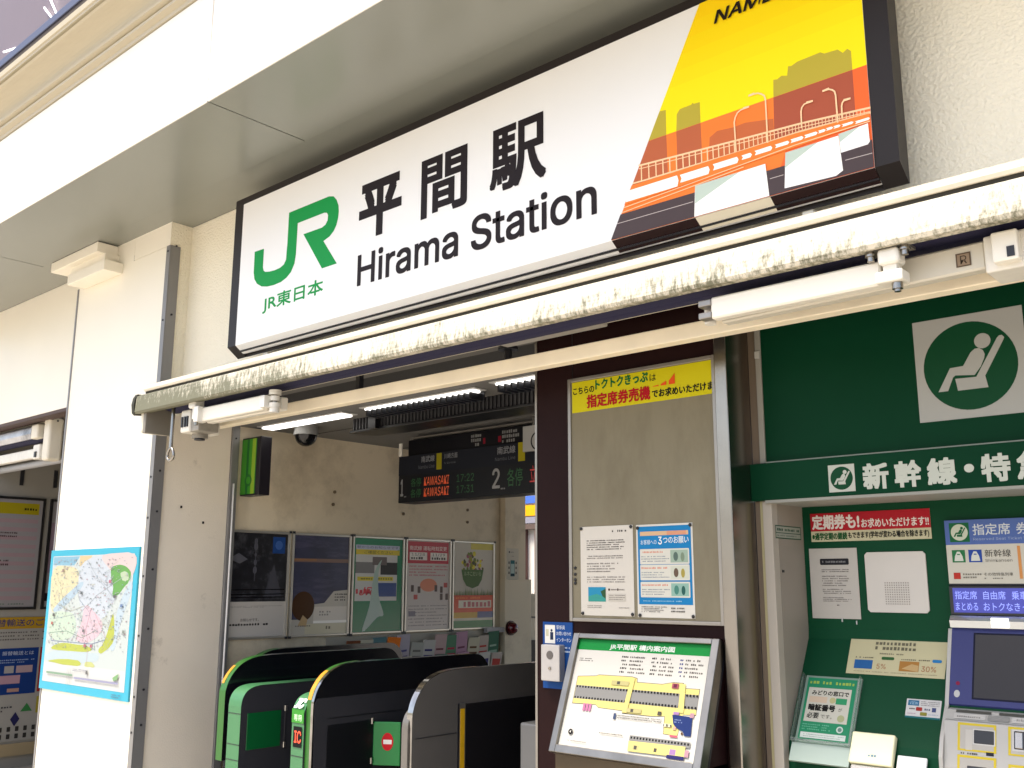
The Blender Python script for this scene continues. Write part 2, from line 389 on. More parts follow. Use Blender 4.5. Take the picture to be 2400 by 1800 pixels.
ACR = mat('sign_acrylic', (0.84, 0.83, 0.80), 0.3)
b = MB(); b.prism([(-0.201, 2.876), (-0.201, 3.722), (-0.17, 3.722), (-0.17, 2.85), (-0.137, 2.838), (-0.15, 2.838)], -4.775, -1.108, ACR, 'X'); fc = b.build('face', sg)
A = Art(SO, FX, FZ, 3.662, 0.846, lift=0.0016, step=0.00004)
GR = '#189246'; KK = '#231c1d'
J1 = [(0.136, 0.524), (0.226, 0.522), (0.226, 0.413), (0.234, 0.392), (0.25, 0.381), (0.29, 0.374), (0.34, 0.371), (0.39, 0.374), (0.425, 0.386), (0.442, 0.409),
      (0.447, 0.50), (0.449, 0.678), (0.80, 0.678), (0.838, 0.668), (0.865, 0.642), (0.884, 0.604), (0.888, 0.57), (0.884, 0.536), (0.873, 0.502), (0.853, 0.474), (0.82, 0.452), (0.768, 0.438),
      (0.888, 0.289), (0.765, 0.289), (0.59, 0.519), (0.75, 0.517), (0.78, 0.526), (0.797, 0.547), (0.798, 0.575), (0.787, 0.59), (0.765, 0.596), (0.534, 0.596),
      (0.531, 0.42), (0.522, 0.37), (0.494, 0.328), (0.455, 0.304), (0.406, 0.29), (0.34, 0.286), (0.277, 0.29), (0.222, 0.302), (0.175, 0.328), (0.148, 0.36), (0.137, 0.40)]
A.poly(J1, GR)
A.text('JR東日本', 0.243, 0.138, 0.782, 0.236, GR, 0.03)
A.text('平', 1.054, 0.364, 1.374, 0.661, KK, 0.055)
A.text('間', 1.512, 0.364, 1.818, 0.660, KK, 0.036)
A.text('駅', 1.958, 0.366, 2.285, 0.668, KK, 0.032)
A.text('Hirama Station', 1.057, 0.128, 2.547, 0.296, KK, 0.03)
OY, YL = '#f07f35', '#f7e412'
def dg(y): return 2.611+(y+0.012)*(0.432/0.85)
T = 0.846
A.poly([(dg(0.36), 0.362), (3.662, 0.362), (3.662, T), (dg(T), T)], YL)
for q_, c_ in ((.30, '#f7e011'), (.24, '#f8dc10'), (.18, '#f8d80f'), (.12, '#f9d40e'), (.06, '#f9d00d')): A.poly([(dg(T-q_), T-q_), (3.662, T-q_), (3.662, T), (dg(T), T)], c_)
A.poly([(dg(0.0), 0.0), (3.662, 0.0), (3.662, 0.362), (dg(0.362), 0.362)], OY)
A.poly([(3.30, 0.0), (3.662, 0.0), (3.662, 0.362), (3.45, 0.362)], '#ee6a33')
OL, RB = '#b7a63a', '#b9633f'
A.poly([(dg(.362), .362), (2.882, 0.362), (2.883, 0.464), (2.855, 0.468), (dg(.434), 0.434)], OL)
A.poly([(2.927, 0.362), (3.032, 0.362), (3.032, 0.445), (3.005, 0.447), (3.003, 0.453), (2.995, 0.447), (2.945, 0.446), (2.931, 0.429)], OL)
A.poly([(3.327, 0.362), (3.613, 0.362), (3.613, 0.43), (3.601, 0.443), (3.585, 0.434), (3.568, 0.453), (3.521, 0.456), (3.507, 0.466), (3.423, 0.463), (3.40, 0.455), (3.388, 0.458), (3.383, 0.424), (3.361, 0.432), (3.345, 0.424), (3.33, 0.428)], OL)
A.poly([(dg(.2), .2), (2.884, 0.2), (2.882, 0.361), (dg(.361), .361)], RB)
A.poly([(2.927, 0.2), (3.034, 0.2), (3.032, 0.361), (2.927, 0.361)], RB)
A.poly([(3.322, 0.2), (3.613, 0.2), (3.613, 0.361), (3.327, 0.361)], '#a9553c')
A.poly([(3.06, 0.2), (3.322, 0.2), (3.322, 0.282), (3.214, 0.302), (3.165, 0.300), (3.10, 0.307), (3.088, 0.301), (3.068, 0.292)], '#c4683c')
PK = '#f7cfa0'
def cv(x, pts):
    for (a, p), (c, q) in zip(pts, pts[1:]):
        if a <= x <= c: return p+(q-p)*(x-a)/(c-a)
    return pts[-1][1] if x > pts[-1][0] else pts[0][1]
RT = [(2.70, 0.276), (2.757, 0.273), (3.173, 0.246), (3.424, 0.231), (3.662, 0.208)]
RBt = [(2.70, 0.208), (2.779, 0.206), (3.171, 0.2), (3.423, 0.203), (3.662, 0.189)]
xl = dg(0.27)
A.line([(max(x, xl), y) for x, y in RT], 0.007, PK); A.line([(max(x, xl), y-0.014) for x, y in RT], 0.003, PK); A.line([(max(x, dg(.21)), y) for x, y in RBt], 0.006, PK)
x = 2.765; st = 0.034
while x < 3.65:
    A.line([(x, cv(x, RBt)), (x, cv(x, RT))], min(0.005, st*0.2), PK); x += st; st = max(0.012, st*0.965)
A.poly([(dg(.2), .2), (3.4, .2), (3.66, .188), (3.66, .16), (3.4, .15), (dg(.13), .13)], OY)
WH = '#fbf8f0'
dash = [(2.69, 2.925, .139, .183), (2.938, 3.058, .150, .181), (3.078, 3.176, .158, .182), (3.194, 3.229, .164, .181), (3.246, 3.308, .166, .183), (3.324, 3.372, .169, .182), (3.382, 3.424, .170, .183), (3.433, 3.475, .171, .183), (3.482, 3.504, .173, .183), (3.51, 3.53, .174, .183), (3.536, 3.556, .173, .182), (3.565, 3.60, .170, .179), (3.61, 3.655, .166, .175)]
for x0, x1, y0, y1 in dash:
    if x0 < dg(y0): A.poly([(dg(y0), y0), (x1, y0), (x1+0.006, y0+.012), (x1, y1), (dg(y1), y1)], WH)
    else: A.poly([(x0, y0), (x1, y0), (x1+0.006, (y0+y1)/2), (x1, y1), (x0, y1), (x0+0.006, (y0+y1)/2)], WH)
A.line([(dg(.118), .118), (3.0, .135), (3.4, .158), (3.66, .160)], 0.003, PK)
A.line([(dg(.10), .10), (2.95, .118), (3.2, .135)], 0.003, PK)
for pts in ([(3.174, 0.202), (3.172, 0.316), (3.177, .334), (3.186, 0.348), (3.2, .355), (3.222, 0.357)], [(3.298, 0.199), (3.298, 0.362), (3.294, .378), (3.284, 0.388), (3.27, .396), (3.245, 0.399)], [(3.426, 0.213), (3.427, 0.272), (3.431, .286), (3.44, 0.295), (3.46, 0.297)],
            [(3.553, 0.191), (3.552, 0.289), (3.549, .304), (3.542, 0.312), (3.532, .318), (3.519, 0.32)], [(3.569, 0.2), (3.57, 0.243), (3.573, .254), (3.578, 0.26), (3.59, 0.261)]):
    A.line(pts, 0.0055, PK); x, y = pts[-1]; d = 1 if pts[-1][0] > pts[0][0] else -1
    A.poly([(x-0.012*d, y+0.005), (x+0.012*d, y+0.003), (x+0.012*d, y-0.004), (x-0.012*d, y-0.004)], PK)
SH = '#4c4142'
A.poly([(dg(0.0), 0.0), (3.662, 0.0), (3.662, 0.094), (dg(0.094), 0.094)], SH)
A.line([(dg(.06), .060), (2.99, .060)], 0.0022, '#c9bdb5'); A.line([(3.30, .062), (3.35, .062)], 0.0022, '#c9bdb5'); A.line([(3.57, .05), (3.66, .048)], 0.0022, '#c9bdb5')
GL = '#bccbbd'
A.poly([(2.994, 0.0), (3.294, 0.0), (3.285, 0.122), (3.002, 0.119)], WH); A.poly([(2.999, 0.05), (3.183, 0.1205), (3.002, 0.119)], GL)
A.poly([(3.352, 0.012), (3.535, 0.005), (3.56, 0.017), (3.552, 0.143), (3.362, 0.14)], WH); A.poly([(3.357, 0.085), (3.480, 0.142), (3.362, 0.14)], GL)
A.poly([(3.557, 0.080), (3.648, 0.082), (3.655, 0.09), (3.653, 0.154), (3.553, 0.148)], WH); A.poly([(3.556, 0.118), (3.625, 0.152), (3.553, 0.148)], GL)
A.text('NAMBU LINE', 3.107, 0.732, 3.65, 0.785, '#231a12', 0.06, 0.25)
pt = A.build('print', fc)
# lower lip of the picture is printed over the slanted bottom edge
L = Art((-4.77, -0.201, 2.8755), FX, (0, 0.051, -0.0375), 3.66, 0.06, lift=-0.0008, step=-0.00004)
L.poly([(dg(0), 0.0), (3.662, 0.0), (3.662, 0.0625), (dg(0)+0.0, 0.0625)], '#2b1b1a'); L.poly([(2.994, 0.0), (3.294, 0.0), (3.294, 0.0625), (2.996, 0.0625)], '#e8dfc8')
L.build('lip_print', fc)
for x in (-4.62, -1.4): b = MB(); b.box(x, x+.04, -0.12, -0.03, 2.765, 2.825, OFFW); b.build('foot_bracket', sg)

# ------------------------------------------------------------------ awnings
aw = thing('awning', 'weathered folded awning with white folding arms under the station sign', 'awning', (-2.4, -0.1, 2.4))
X0, X1 = -5.55, 1.6
b = MB(); b.prism([(-0.372, 2.655), (-0.380, 2.648), (-0.388, 2.556), (-0.380, 2.543), (-0.33, 2.548), (-0.30, 2.58), (-0.30, 2.655)], X0+0.03, X1, MOSS, 'X'); b.build('front_bar', aw)
b = MB(); b.prism([(-0.374, 2.664), (-0.388, 2.64), (-0.395, 2.60), (-0.388, 2.55), (-0.374, 2.538), (-0.30, 2.545), (-0.29, 2.62), (-0.33, 2.664)], X0, X0+0.03, mat('grimy_cap', '#2a2a1e', 0.7), 'X'); b.build('bar_cap', aw)
b = MB(); b.prism([(-0.370, 2.673), (-0.378, 2.684), (-0.374, 2.704), (-0.352, 2.716), (-0.30, 2.726), (-0.03, 2.752), (-0.03, 2.73), (-0.29, 2.708), (-0.33, 2.70), (-0.345, 2.673)], X0+0.10, X1, AWN, 'X'); b.build('hood', aw)
b = MB(); b.box(X0+0.10, X1, -0.362, -0.30, 2.655, 2.673, mat('grimy_gap', '#2e2a1e', 0.8)); b.build('hood_gap_strip', aw)  # dark strip painted for the shaded, grimy gap between hood and bar
b = MB(); b.box(-5.46, X1, -0.042, 0.0, 2.758, 2.80, AWN, 0.003); b.build('wall_flashing', aw)
b = MB(); b.cyl((-5.4, -0.19, 2.636), (X1, -0.19, 2.636), 0.079, NAVY, 28); b.prism([(-0.32, 2.585), (-0.19, 2.557), (-0.19, 2.565), (-0.32, 2.593)], -5.4, X1, NAVY, 'X'); b.build('fabric_roll', aw)
b = MB(); b.box(-5.46, -5.43, -0.36, -0.18, 2.425, 2.69, mat('end_plate', (0.20, 0.18, 0.145), 0.45, var=0.15), 0.004); b.box(-5.505, -5.46, -0.358, -0.18, 2.428, 2.66, AWN, 0.02, 4); b.build('end_cover', aw)
b = MB(); b.box(-5.30, X1, -0.06, -0.0, 2.465, 2.527, mat('square_tube', (0.92, 0.82, 0.62), 0.45, var=0.08, vscale=6), 0.004); b.build('torsion_tube', aw)
ARM = mat('white_arm', (0.80, 0.76, 0.66), 0.35, var=0.04)
def bar(b, xa, xb, y, za, zb, h, d, mt):
    b.prism([(xa, za-h/2), (xb, zb-h/2), (xb, zb+h/2), (xa, za+h/2)], y-d/2, y+d/2, mt, 'Y', bev=0.006)
fa = MB(); bar(fa, -4.87, -4.285, -0.307, 2.474, 2.473, 0.078, 0.045, ARM); fo = fa.build('front_arm', aw)
b = MB()
for z, r in ((2.522, .032), (2.49, .026), (2.455, .03), (2.43, .026)): b.cyl((-4.235, -0.29, z-0.012), (-4.235, -0.29, z+0.012), r, OFFW, 18)
b.cyl((-4.235, -0.29, 2.42), (-4.235, -0.29, 2.537), 0.014, ALU, 12); b.box(-4.29, -4.25, -0.345, -0.30, 2.442, 2.505, OFFW, 0.004); b.build('elbow_joint', aw)
b = MB(); bar(b, -4.95, -4.24, -0.225, 2.478, 2.474, 0.07, 0.045, ARM); b.build('rear_arm', aw)
b = MB(); b.box(-4.975, -4.905, -0.355, -0.29, 2.515, 2.572, OFFW, 0.012, 3); b.cyl((-4.935, -0.325, 2.455), (-4.935, -0.325, 2.52), 0.02, OFFW, 14); b.box(-4.90, -4.86, -0.36, -0.30, 2.43, 2.52, OFFW, 0.005)
b.cyl((-4.885, -0.35, 2.413), (-4.885, -0.35, 2.43), 0.012, STEEL, 10); b.build('arm_knuckle', aw)
b = MB(); b.box(-5.14, -5.04, -0.30, -0.10, 2.40, 2.53, OFFW, 0.01); b.box(-5.06, -4.96, -0.29, -0.16, 2.40, 2.50, mat('shadowed_casting', (.28, .26, .22), .45, var=.2, vscale=20), 0.006)  # off-white casting, its dark shadows put into a grey base
for x in (-5.12, -5.09, -5.065): b.box(x, x+0.012, -0.308, -0.30, 2.43, 2.49, DARK)
b.cyl((-5.09, -0.2, 2.375), (-5.09, -0.2, 2.40), 0.045, MC['shadowed_casting'], 16); b.cyl((-5.09, -0.2, 2.365), (-5.09, -0.2, 2.376), 0.03, DARK, 14); b.build('shoulder_bracket', aw)
b = MB(); b.cyl((-5.225, -0.30, 2.56), (-5.21, -0.31, 2.32), 0.011, STEEL, 10)
b.tube([(-5.21, -0.31, 2.32)]+[(-5.207+0.034*math.sin(t)*(1-0.25*math.cos(t)), -0.31, 2.284+0.036*math.cos(t)) for t in [2*math.pi*i/20 for i in range(21)]], 0.008, STEEL, 8)
b.build('crank_eye', aw)
# the arm at the right
b = MB(); bar(b, -1.655, -1.068, -0.307, 2.479, 2.481, 0.076, 0.045, ARM); b.build('front_arm', aw)
b = MB(); b.box(-1.70, -1.65, -0.335, -0.29, 2.488, 2.512, ALU, 0.004); b.box(-1.70, -1.65, -0.335, -0.29, 2.445, 2.468, ALU, 0.004); b.cyl((-1.69, -0.27, 2.44), (-1.69, -0.27, 2.515), 0.02, OFFW, 14); b.build('elbow_joint', aw)
b = MB(); bar(b, -1.66, -0.79, -0.225, 2.486, 2.497, 0.085, 0.05, mat('grey_arm', (0.62, 0.58, 0.48), 0.4, var=0.06)); b.build('rear_arm', aw)
D = Art((-0.872, -0.251, 2.472), FX, FZ, .06, .06, lift=0.0018); D.rect(0, 0, 0.042, 0.042, '#5d4e40'); D.rect(0.004, 0.004, 0.038, 0.038, '#8d7a66'); D.text('R', 0.012, 0.008, 0.031, 0.034, '#463a30', 0.01); D.build('rating_mark', aw)
b = MB(); b.box(-1.10, -0.975, -0.37, -0.28, 2.545, 2.553, ALU); b.box(-1.065, -1.0, -0.36, -0.295, 2.495, 2.545, OFFW, 0.012, 3)
b.box(-1.055, -1.012, -0.345, -0.30, 2.468, 2.498, OFFW, 0.004); b.box(-1.075, -0.992, -0.362, -0.295, 2.438, 2.474, ARM, 0.006)
b.cyl((-1.018, -0.335, 2.418), (-1.018, -0.335, 2.438), 0.016, STEEL, 12); b.cyl((-1.018, -0.335, 2.41), (-1.018, -0.335, 2.42), 0.010, STEEL, 12)
for x in (-1.088, -0.985): b.cyl((x, -0.345, 2.515), (x, -0.345, 2.547), 0.011, STEEL, 12); b.cyl((x, -0.345, 2.53), (x, -0.345, 2.536), 0.017, STEEL, 12)
b.build('arm_knuckle', aw)
b = MB(); b.box(-0.79, -0.66, -0.265, -0.12, 2.435, 2.545, OFFW, 0.006); b.box(-0.76, -0.69, -0.30, -0.262, 2.45, 2.54, ARM, 0.006); b.box(-0.72, -0.70, -0.303, -0.299, 2.46, 2.49, DARK); b.build('shoulder_bracket', aw)

al = thing('awning', 'folded awning with a rounded cream end box at the left entrance', 'awning', (-8.5, 0.2, 2.5))
b = MB(); b.box(-7.94, -7.83, 0.10, 0.215, 2.505, 2.845, AWN, 0.022, 4); b.cyl((-7.83, 0.16, 2.82), (-7.826, 0.16, 2.82), 0.008, DARK, 8); b.build('end_cover', al)
b = MB(); b.prism([(0.10, 2.70), (0.085, 2.74), (0.09, 2.79), (0.11, 2.81), (0.14, 2.80), (0.14, 2.71)], -9.9, -8.14, mat('silver_bar', (0.5, 0.5, 0.5), 0.3, 0.6, var=0.2, vscale=9, dirt='#2c3038', dscale=5), 'X'); b.build('front_bar', al)
b = MB(); b.box(-8.14, -8.02, 0.085, 0.15, 2.695, 2.812, AWN, 0.016, 3); b.build('bar_cap', al)
b = MB(); b.box(-9.9, -7.9, 0.11, 0.24, 2.825, 2.836, AWN); b.build('hood', al)
b = MB(); b.cyl((-9.9, 0.2, 2.745), (-7.94, 0.2, 2.745), 0.06, NAVY, 20); b.build('fabric_roll', al)
b = MB(); b.box(-9.9, -8.0, 0.17, 0.22, 2.56, 2.64, OFFW, 0.01); b.box(-8.2, -8.08, 0.14, 0.22, 2.54, 2.66, OFFW, 0.01); b.box(-8.15, -8.12, 0.13, 0.14, 2.555, 2.6, DARK); b.build('folded_arm', al)
b = MB(); b.cyl((-9.9, 0.26, 2.53), (-7.85, 0.26, 2.53), 0.03, mat('grey_tube', (0.3, 0.3, 0.3), 0.5), 14); b.build('torsion_tube', al)

# ------------------------------------------------------------------ gate hall shell
SLAB = mat('slab', (0.25, 0.24, 0.22), 0.8)
b = MB(); b.box(-9.9, 2.3, 0.2, 3.4, 2.86, 3.05, SLAB); tag(b.build('roof_slab'), kind='structure')
b = MB(); b.box(-5.73, -2.9, 0.45, 3.38, 2.592, 2.63, CEIL); b.box(-5.69, -2.0, 0.0, 0.45, 2.74, 2.78, CEIL); b.box(-5.69, -2.9, 0.45, 0.47, 2.60, 2.86, mat('ceiling_edge', (.05, .05, .05), .7))
for y in (1.0, 1.9, 2.8): b.box(-5.7, -2.9, y, y+0.005, 2.589, 2.592, DARK)
tag(b.build('hall_ceiling'), kind='structure')
hw = thing('hall_wall', 'beige panelled wall of the gate hall behind the row of posters', 'wall', (-5.75, 1.7, 0))
b = MB(); b.box(-5.80, -5.72, 0.40, 3.06, 0, 2.6, HALLW)
b.build('panelling', hw)
b = MB()
for (y, z) in ((1.28, 2.21), (1.27, 2.12), (1.95, 2.09), (2.66, 2.16), (2.66, 2.06), (2.9, 2.5)): b.cyl((-5.72, y, z), (-5.712, y, z), 0.012, mat('hole_stain', '#6a5a45', 0.7), 10)
b.build('screw_hole', hw)
hp = thing('hall_pillar', 'narrow beige pillar at the far end of the poster wall', 'pillar', (-5.7, 3.2, 0))
b = MB(); b.box(-5.80, -5.665, 3.065, 3.33, 0, 2.6, HALLW, 0.004); b.box(-5.80, -5.66, 3.06, 3.40, 0, 1.60, HALLW, 0.004); b.build('shaft', hp)
SHADE[0] = 0.78
# ---- brown notice wall
bw = thing('notice_wall', 'dark brown enamel wall between the gate hall and the ticket corner', 'wall', (-2.4, 1.5, 0))
b = MB(); b.box(-2.92, -1.97, 0.25, 3.35, 0, 2.86, BROWN); b.box(-2.712, -2.708, 0.2485, 0.25, 2.46, 2.86, BLACK); b.build('cladding', bw)
b = MB(); b.box(-2.932, -2.92, 0.246, 0.30, 0, 2.86, ALU); b.build('edge_strip', bw)
st = thing('steel_post', 'polished stainless steel post beside the notice board', 'post', (-1.93, 0.3, 0))
b = MB(); b.box(-1.965, -1.908, 0.215, 0.40, 0, 2.86, STEEL, 0.006, 3); b.build('shaft', st)
nb = thing('notice_board', 'beige notice board in an aluminium frame on the brown wall', 'notice board', (-2.34, 0.25, 1.4))
BRD = mat('board_beige', (0.195, 0.172, 0.115), 0.5, var=0.10, vscale=2.5, spec=0.15, dirt=(.12, .10, .06), dscale=2.2, dlo=0.5, dhi=0.9, dstretch=(1.6, 1, 0.5))
b = MB(); b.box(-2.712, -1.968, 0.236, 0.25, 1.412, 2.452, BRD); b.build('backing', nb)
b = MB(); b.box(-2.725, -2.708, 0.230, 0.25, 1.40, 2.466, ALU, 0.002); b.box(-1.985, -1.966, 0.230, 0.25, 1.40, 2.466, ALU, 0.002); b.box(-2.708, -1.985, 0.230, 0.25, 2.45, 2.466, ALU, 0.002); b.box(-2.708, -1.985, 0.230, 0.25, 1.40, 1.414, ALU, 0.002); b.build('frame', nb)
def sheet(name, label, cat, x0, z0, x1, z1, y, col, group=None, th=0.0012):
    t = thing(name, label, cat, ((x0+x1)/2, y, z0), group)
    b = MB(); b.box(x0, x1, y-th, y, z0, z1, ink(col)); b.build('sheet', t)
    return t, Art((x0, y-th, z0), FX, FZ, x1-x0, z1-z0, lift=0.0008, step=0.00004)
bx, bz = -2.713, 1.41
t, A = sheet('banner', 'yellow banner with green, red and black Japanese writing at the top of the notice board', 'banner', bx+0.012, bz+0.898, bx+0.738, bz+1.037, 0.2355, '#d6cb14')
o = lambda x, z: (x-0.012, z-0.898)
def tx(A, s, x0, z0, x1, z1, c, bo=0.01): (p, q), (r, v) = o(x0, z0), o(x1, z1); A.text(s, p, q, r, v, c, bo)
tx(A, 'こちらの', .018, .980, .137, 1.012, '#14140f', .04); tx(A, 'トクトクきっぷ', .143, .988, .422, 1.034, '#0b6b35', .06); tx(A, 'は', .430, .988, .462, 1.018, '#14140f')
tx(A, '指定席券売機', .094, .910, .432, .972, '#b3141c', .05); tx(A, 'でお求めいただけま', .440, .914, .733, .95, '#14140f', .045)
for i, (x, wd, h) in enumerate(((.445, .03, .006), (.485, .028, .018), (.525, .03, .045))): p, q = o(x, .962); A.poly([(p, q), (p+wd, q), (p+wd, q+h), (p, q+h*0.35)], '#e8581e')
A.build('print', t)
def pins(t, pts, y):
    for x, z in pts:
        b = MB(); b.ball((x, y-0.003, z), 0.0075, BLACK, (1, 0.6, 1), 12); b.build('pin', t)
t, A = sheet('notice_sheet', 'white printed notice pinned at the left of the notice board', 'notice', bx+0.05, bz+0.016, bx+0.326, bz+0.39, 0.2355, '#d9d3c6')
A.greek(.16, .345, .25, .358, 1, '#55504c', .7, .008); A.greek(.035, .272, .235, .318, 5, '#4d4843', .5, .005); A.greek(.035, .235, .24, .252, 2, '#77716b', .5, .005); A.greek(.035, .178, .20, .222, 4, '#857f78', .5, .005)
A.greek(.035, .135, .23, .165, 3, '#8d8780', .5, .005); A.rect(.04, .058, .132, .118, '#2e8fb4'); A.poly([(.04, .058), (.132, .058), (.132, .075), (.085, .09), (.04, .08)], '#3f9a8f'); A.poly([(.105, .10), (.132, .112), (.132, .07), (.115, .08)], '#335a3a')
A.circ(.15, .108, .005, '#4a2f28'); A.circ(.195, .108, .005, '#4a2f28'); A.greek(.16, .102, .235, .114, 1, '#8a847d', .5, .005); A.rect(.145, .06, .235, .09, '#c8c2b4'); A.greek(.15, .064, .23, .088, 3, '#8a847d', .5, .005); A.greek(.035, .03, .13, .045, 2, '#9a958d', .5, .005); A.greek(.20, .03, .25, .038, 1, '#9a958d', .5, .005)
A.build('print', t); pins(t, [(bx+.056, bz+.382), (bx+.318, bz+.382), (bx+.06, bz+.024), (bx+.318, bz+.024)], 0.234)
t, A = sheet('notice_poster', 'blue and white request poster pinned at the right of the notice board', 'poster', bx+0.343, bz+0.014, bx+0.614, bz+0.388, 0.2355, '#dcd8cc')
W_, H_ = .271, .374
A.rect(.008, .052, W_-.008, H_-.008, '#1f7fb8'); A.rect(.02, .328, W_-.02, .345, '#d9b48c'); A.rect(.15, .328, W_-.03, .345, '#d99a78')
A.text('お客様への', .022, .292, .10, .312, '#dfe8ea', .006); A.text('3', .108, .291, .126, .323, '#f2f2ea', .03); A.text('つのお願い', .132, .294, .252, .322, '#eef2ee', .01)
for i, z in enumerate((.212, .148, .080)):
    A.rrect(.018, z, W_-.018, z+.062, .004, '#d8d6c8'); A.greek(.024, z+.044, .15, z+.055, 1, '#d28a74', .7, .006); A.greek(.024, z+.008, .155, z+.036, 3, '#7d8890', .45, .005)
    A.rect(.165, z+.006, W_-.024, z+.056, ('#9fb3a0', '#cdd0bd', '#8fb5a6')[i])
    A.circ(.19, z+.03, .011, ('#5b6f66', '#6a5848', '#4d8577')[i], .018); A.circ(.222, z+.028, .009, ('#7e8f78', '#a99a4e', '#2f5f57')[i], .018)
A.greek(.03, .062, .25, .07, 1, '#8fc0d8', .6, .006); A.greek(.02, .02, .14, .046, 4, '#6f6b66', .5, .005); A.greek(.155, .02, .22, .045, 2, '#5f5b56', .5, .006)
A.build('print', t); pins(t, [(bx+.352, bz+.375), (bx+.605, bz+.379), (bx+.355, bz+.022), (bx+.606, bz+.022)], 0.234)
b = MB()
for z in (.215, .188, .165, .150): b.ball((bx+.02, 0.233, bz+z), 0.0075, BLACK, (1, .6, 1), 10)
tag(b.build('spare_pins'), 'row of four black pins down the left edge of the notice board', 'pins')
# ---- intercom
ip = thing('intercom_plate', 'small blue intercom instruction plate on the brown wall', 'plate', (-2.8, .25, 1.11))
b = MB(); b.box(-2.886, -2.72, .244, .25, 1.112, 1.393, ink('#1c4a8c')); b.build('plate', ip)
A = Art((-2.886, .244, 1.112), FX, FZ, .166, .281); A.rect(.012, .19, .07, .268, '#e8e6dc'); A.circ(.05, .245, .006, '#25324e'); A.rect(.042, .205, .06, .238, '#25324e'); A.rect(.018, .22, .034, .25, '#c9c5a8')
A.text('駅係員', .078, .25, .125, .268, '#dfe6ee', .006); A.text('お問い合わせ', .078, .225, .16, .242, '#dfe6ee', .004); A.text('インターホン', .078, .198, .16, .215, '#dfe6ee', .006); A.greek(.012, .15, .15, .182, 2, '#b9c8da', .5, .006)
A.build('print', ip)
ic = thing('intercom', 'grey metal intercom box with round speaker mounted over the blue plate', 'intercom', (-2.79, .24, 1.145))
b = MB(); b.box(-2.866, -2.762, .205, .244, 1.146, 1.298, mat('intercom_grey', (.42, .40, .38), .4, .3), .004); b.build('box', ic)
b = MB(); b.cyl((-2.815, .205, 1.255), (-2.815, .203, 1.255), .018, mat('speaker_dark', '#55504c', .6), 20); b.build('speaker', ic)
b = MB(); b.cyl((-2.815, .205, 1.20), (-2.815, .2, 1.20), .007, STEEL, 12); b.build('button', ic)
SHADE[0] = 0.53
# ---- tilted guide board
lc = thing('guide_board', 'tilted station layout guide board in a steel frame in front of the brown wall', 'guide board', (-2.32, .15, 0))
lv = Vector((0, .175, .458)).normalized(); LO = Vector((-2.673, .025, .895)); ln = Vector(FX).cross(lv)
Mx = Matrix((Vector(FX), lv, ln)).transposed().to_4x4(); Mx.translation = LO
b = MB()
for (x0, x1, y0, y1) in ((0, .030, 0, .49), (.668, .70, 0, .49), (.03, .668, 0, .032), (.03, .668, .468, .49)): b.box(x0, x1, y0, y1, -.045, .006, mat('brushed_frame', (.23, .215, .19), .3, 1.0, var=.2, vscale=9), .003, 2, Mx)
b.build('frame', lc)
b = MB(); b.box(.002, .698, .002, .488, -.06, -.012, DARK, 0, 2, Mx); b.build('tray', lc)
b = MB(); b.box(-2.66, -1.985, .05, .24, 0, .90, mat('stand_bronze', '#4a3d2a', .4, .3, var=.1)); b.prism([(.05, .88), (.24, .88), (.24, 1.35), (.215, 1.35)], -2.66, -1.985, BROWN, 'X'); b.build('stand', lc)
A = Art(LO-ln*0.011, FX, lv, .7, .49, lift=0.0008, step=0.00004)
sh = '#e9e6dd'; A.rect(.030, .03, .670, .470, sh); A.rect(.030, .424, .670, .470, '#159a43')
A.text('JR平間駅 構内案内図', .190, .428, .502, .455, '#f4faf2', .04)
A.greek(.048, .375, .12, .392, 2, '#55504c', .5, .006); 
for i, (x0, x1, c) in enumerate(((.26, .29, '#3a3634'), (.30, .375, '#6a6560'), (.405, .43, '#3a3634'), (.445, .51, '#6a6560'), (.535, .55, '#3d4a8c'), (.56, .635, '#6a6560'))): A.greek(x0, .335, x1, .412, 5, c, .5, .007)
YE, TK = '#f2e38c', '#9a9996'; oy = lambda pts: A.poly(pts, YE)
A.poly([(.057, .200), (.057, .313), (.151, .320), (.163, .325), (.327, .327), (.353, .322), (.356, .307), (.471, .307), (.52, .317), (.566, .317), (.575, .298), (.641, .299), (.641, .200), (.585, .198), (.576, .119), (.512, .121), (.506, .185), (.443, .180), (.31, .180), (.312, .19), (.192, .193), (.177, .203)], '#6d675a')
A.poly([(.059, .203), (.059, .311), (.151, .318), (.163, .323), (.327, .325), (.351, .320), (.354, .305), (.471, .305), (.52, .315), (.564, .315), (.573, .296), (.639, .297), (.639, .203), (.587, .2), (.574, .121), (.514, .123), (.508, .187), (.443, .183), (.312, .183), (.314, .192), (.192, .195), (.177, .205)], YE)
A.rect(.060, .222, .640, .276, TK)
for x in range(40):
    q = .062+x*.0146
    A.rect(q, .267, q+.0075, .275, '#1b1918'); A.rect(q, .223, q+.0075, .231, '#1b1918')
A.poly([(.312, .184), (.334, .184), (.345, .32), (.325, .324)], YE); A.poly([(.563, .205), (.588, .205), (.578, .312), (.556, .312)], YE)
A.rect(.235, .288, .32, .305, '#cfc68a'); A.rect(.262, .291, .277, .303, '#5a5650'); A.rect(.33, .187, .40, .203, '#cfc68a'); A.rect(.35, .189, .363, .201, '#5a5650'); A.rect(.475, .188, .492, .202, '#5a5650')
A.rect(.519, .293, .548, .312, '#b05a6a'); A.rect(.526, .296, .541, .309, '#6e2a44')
for q in (.118, .133, .148): A.rrect(q, .175, q+.011, .205, .003, '#d985b0')
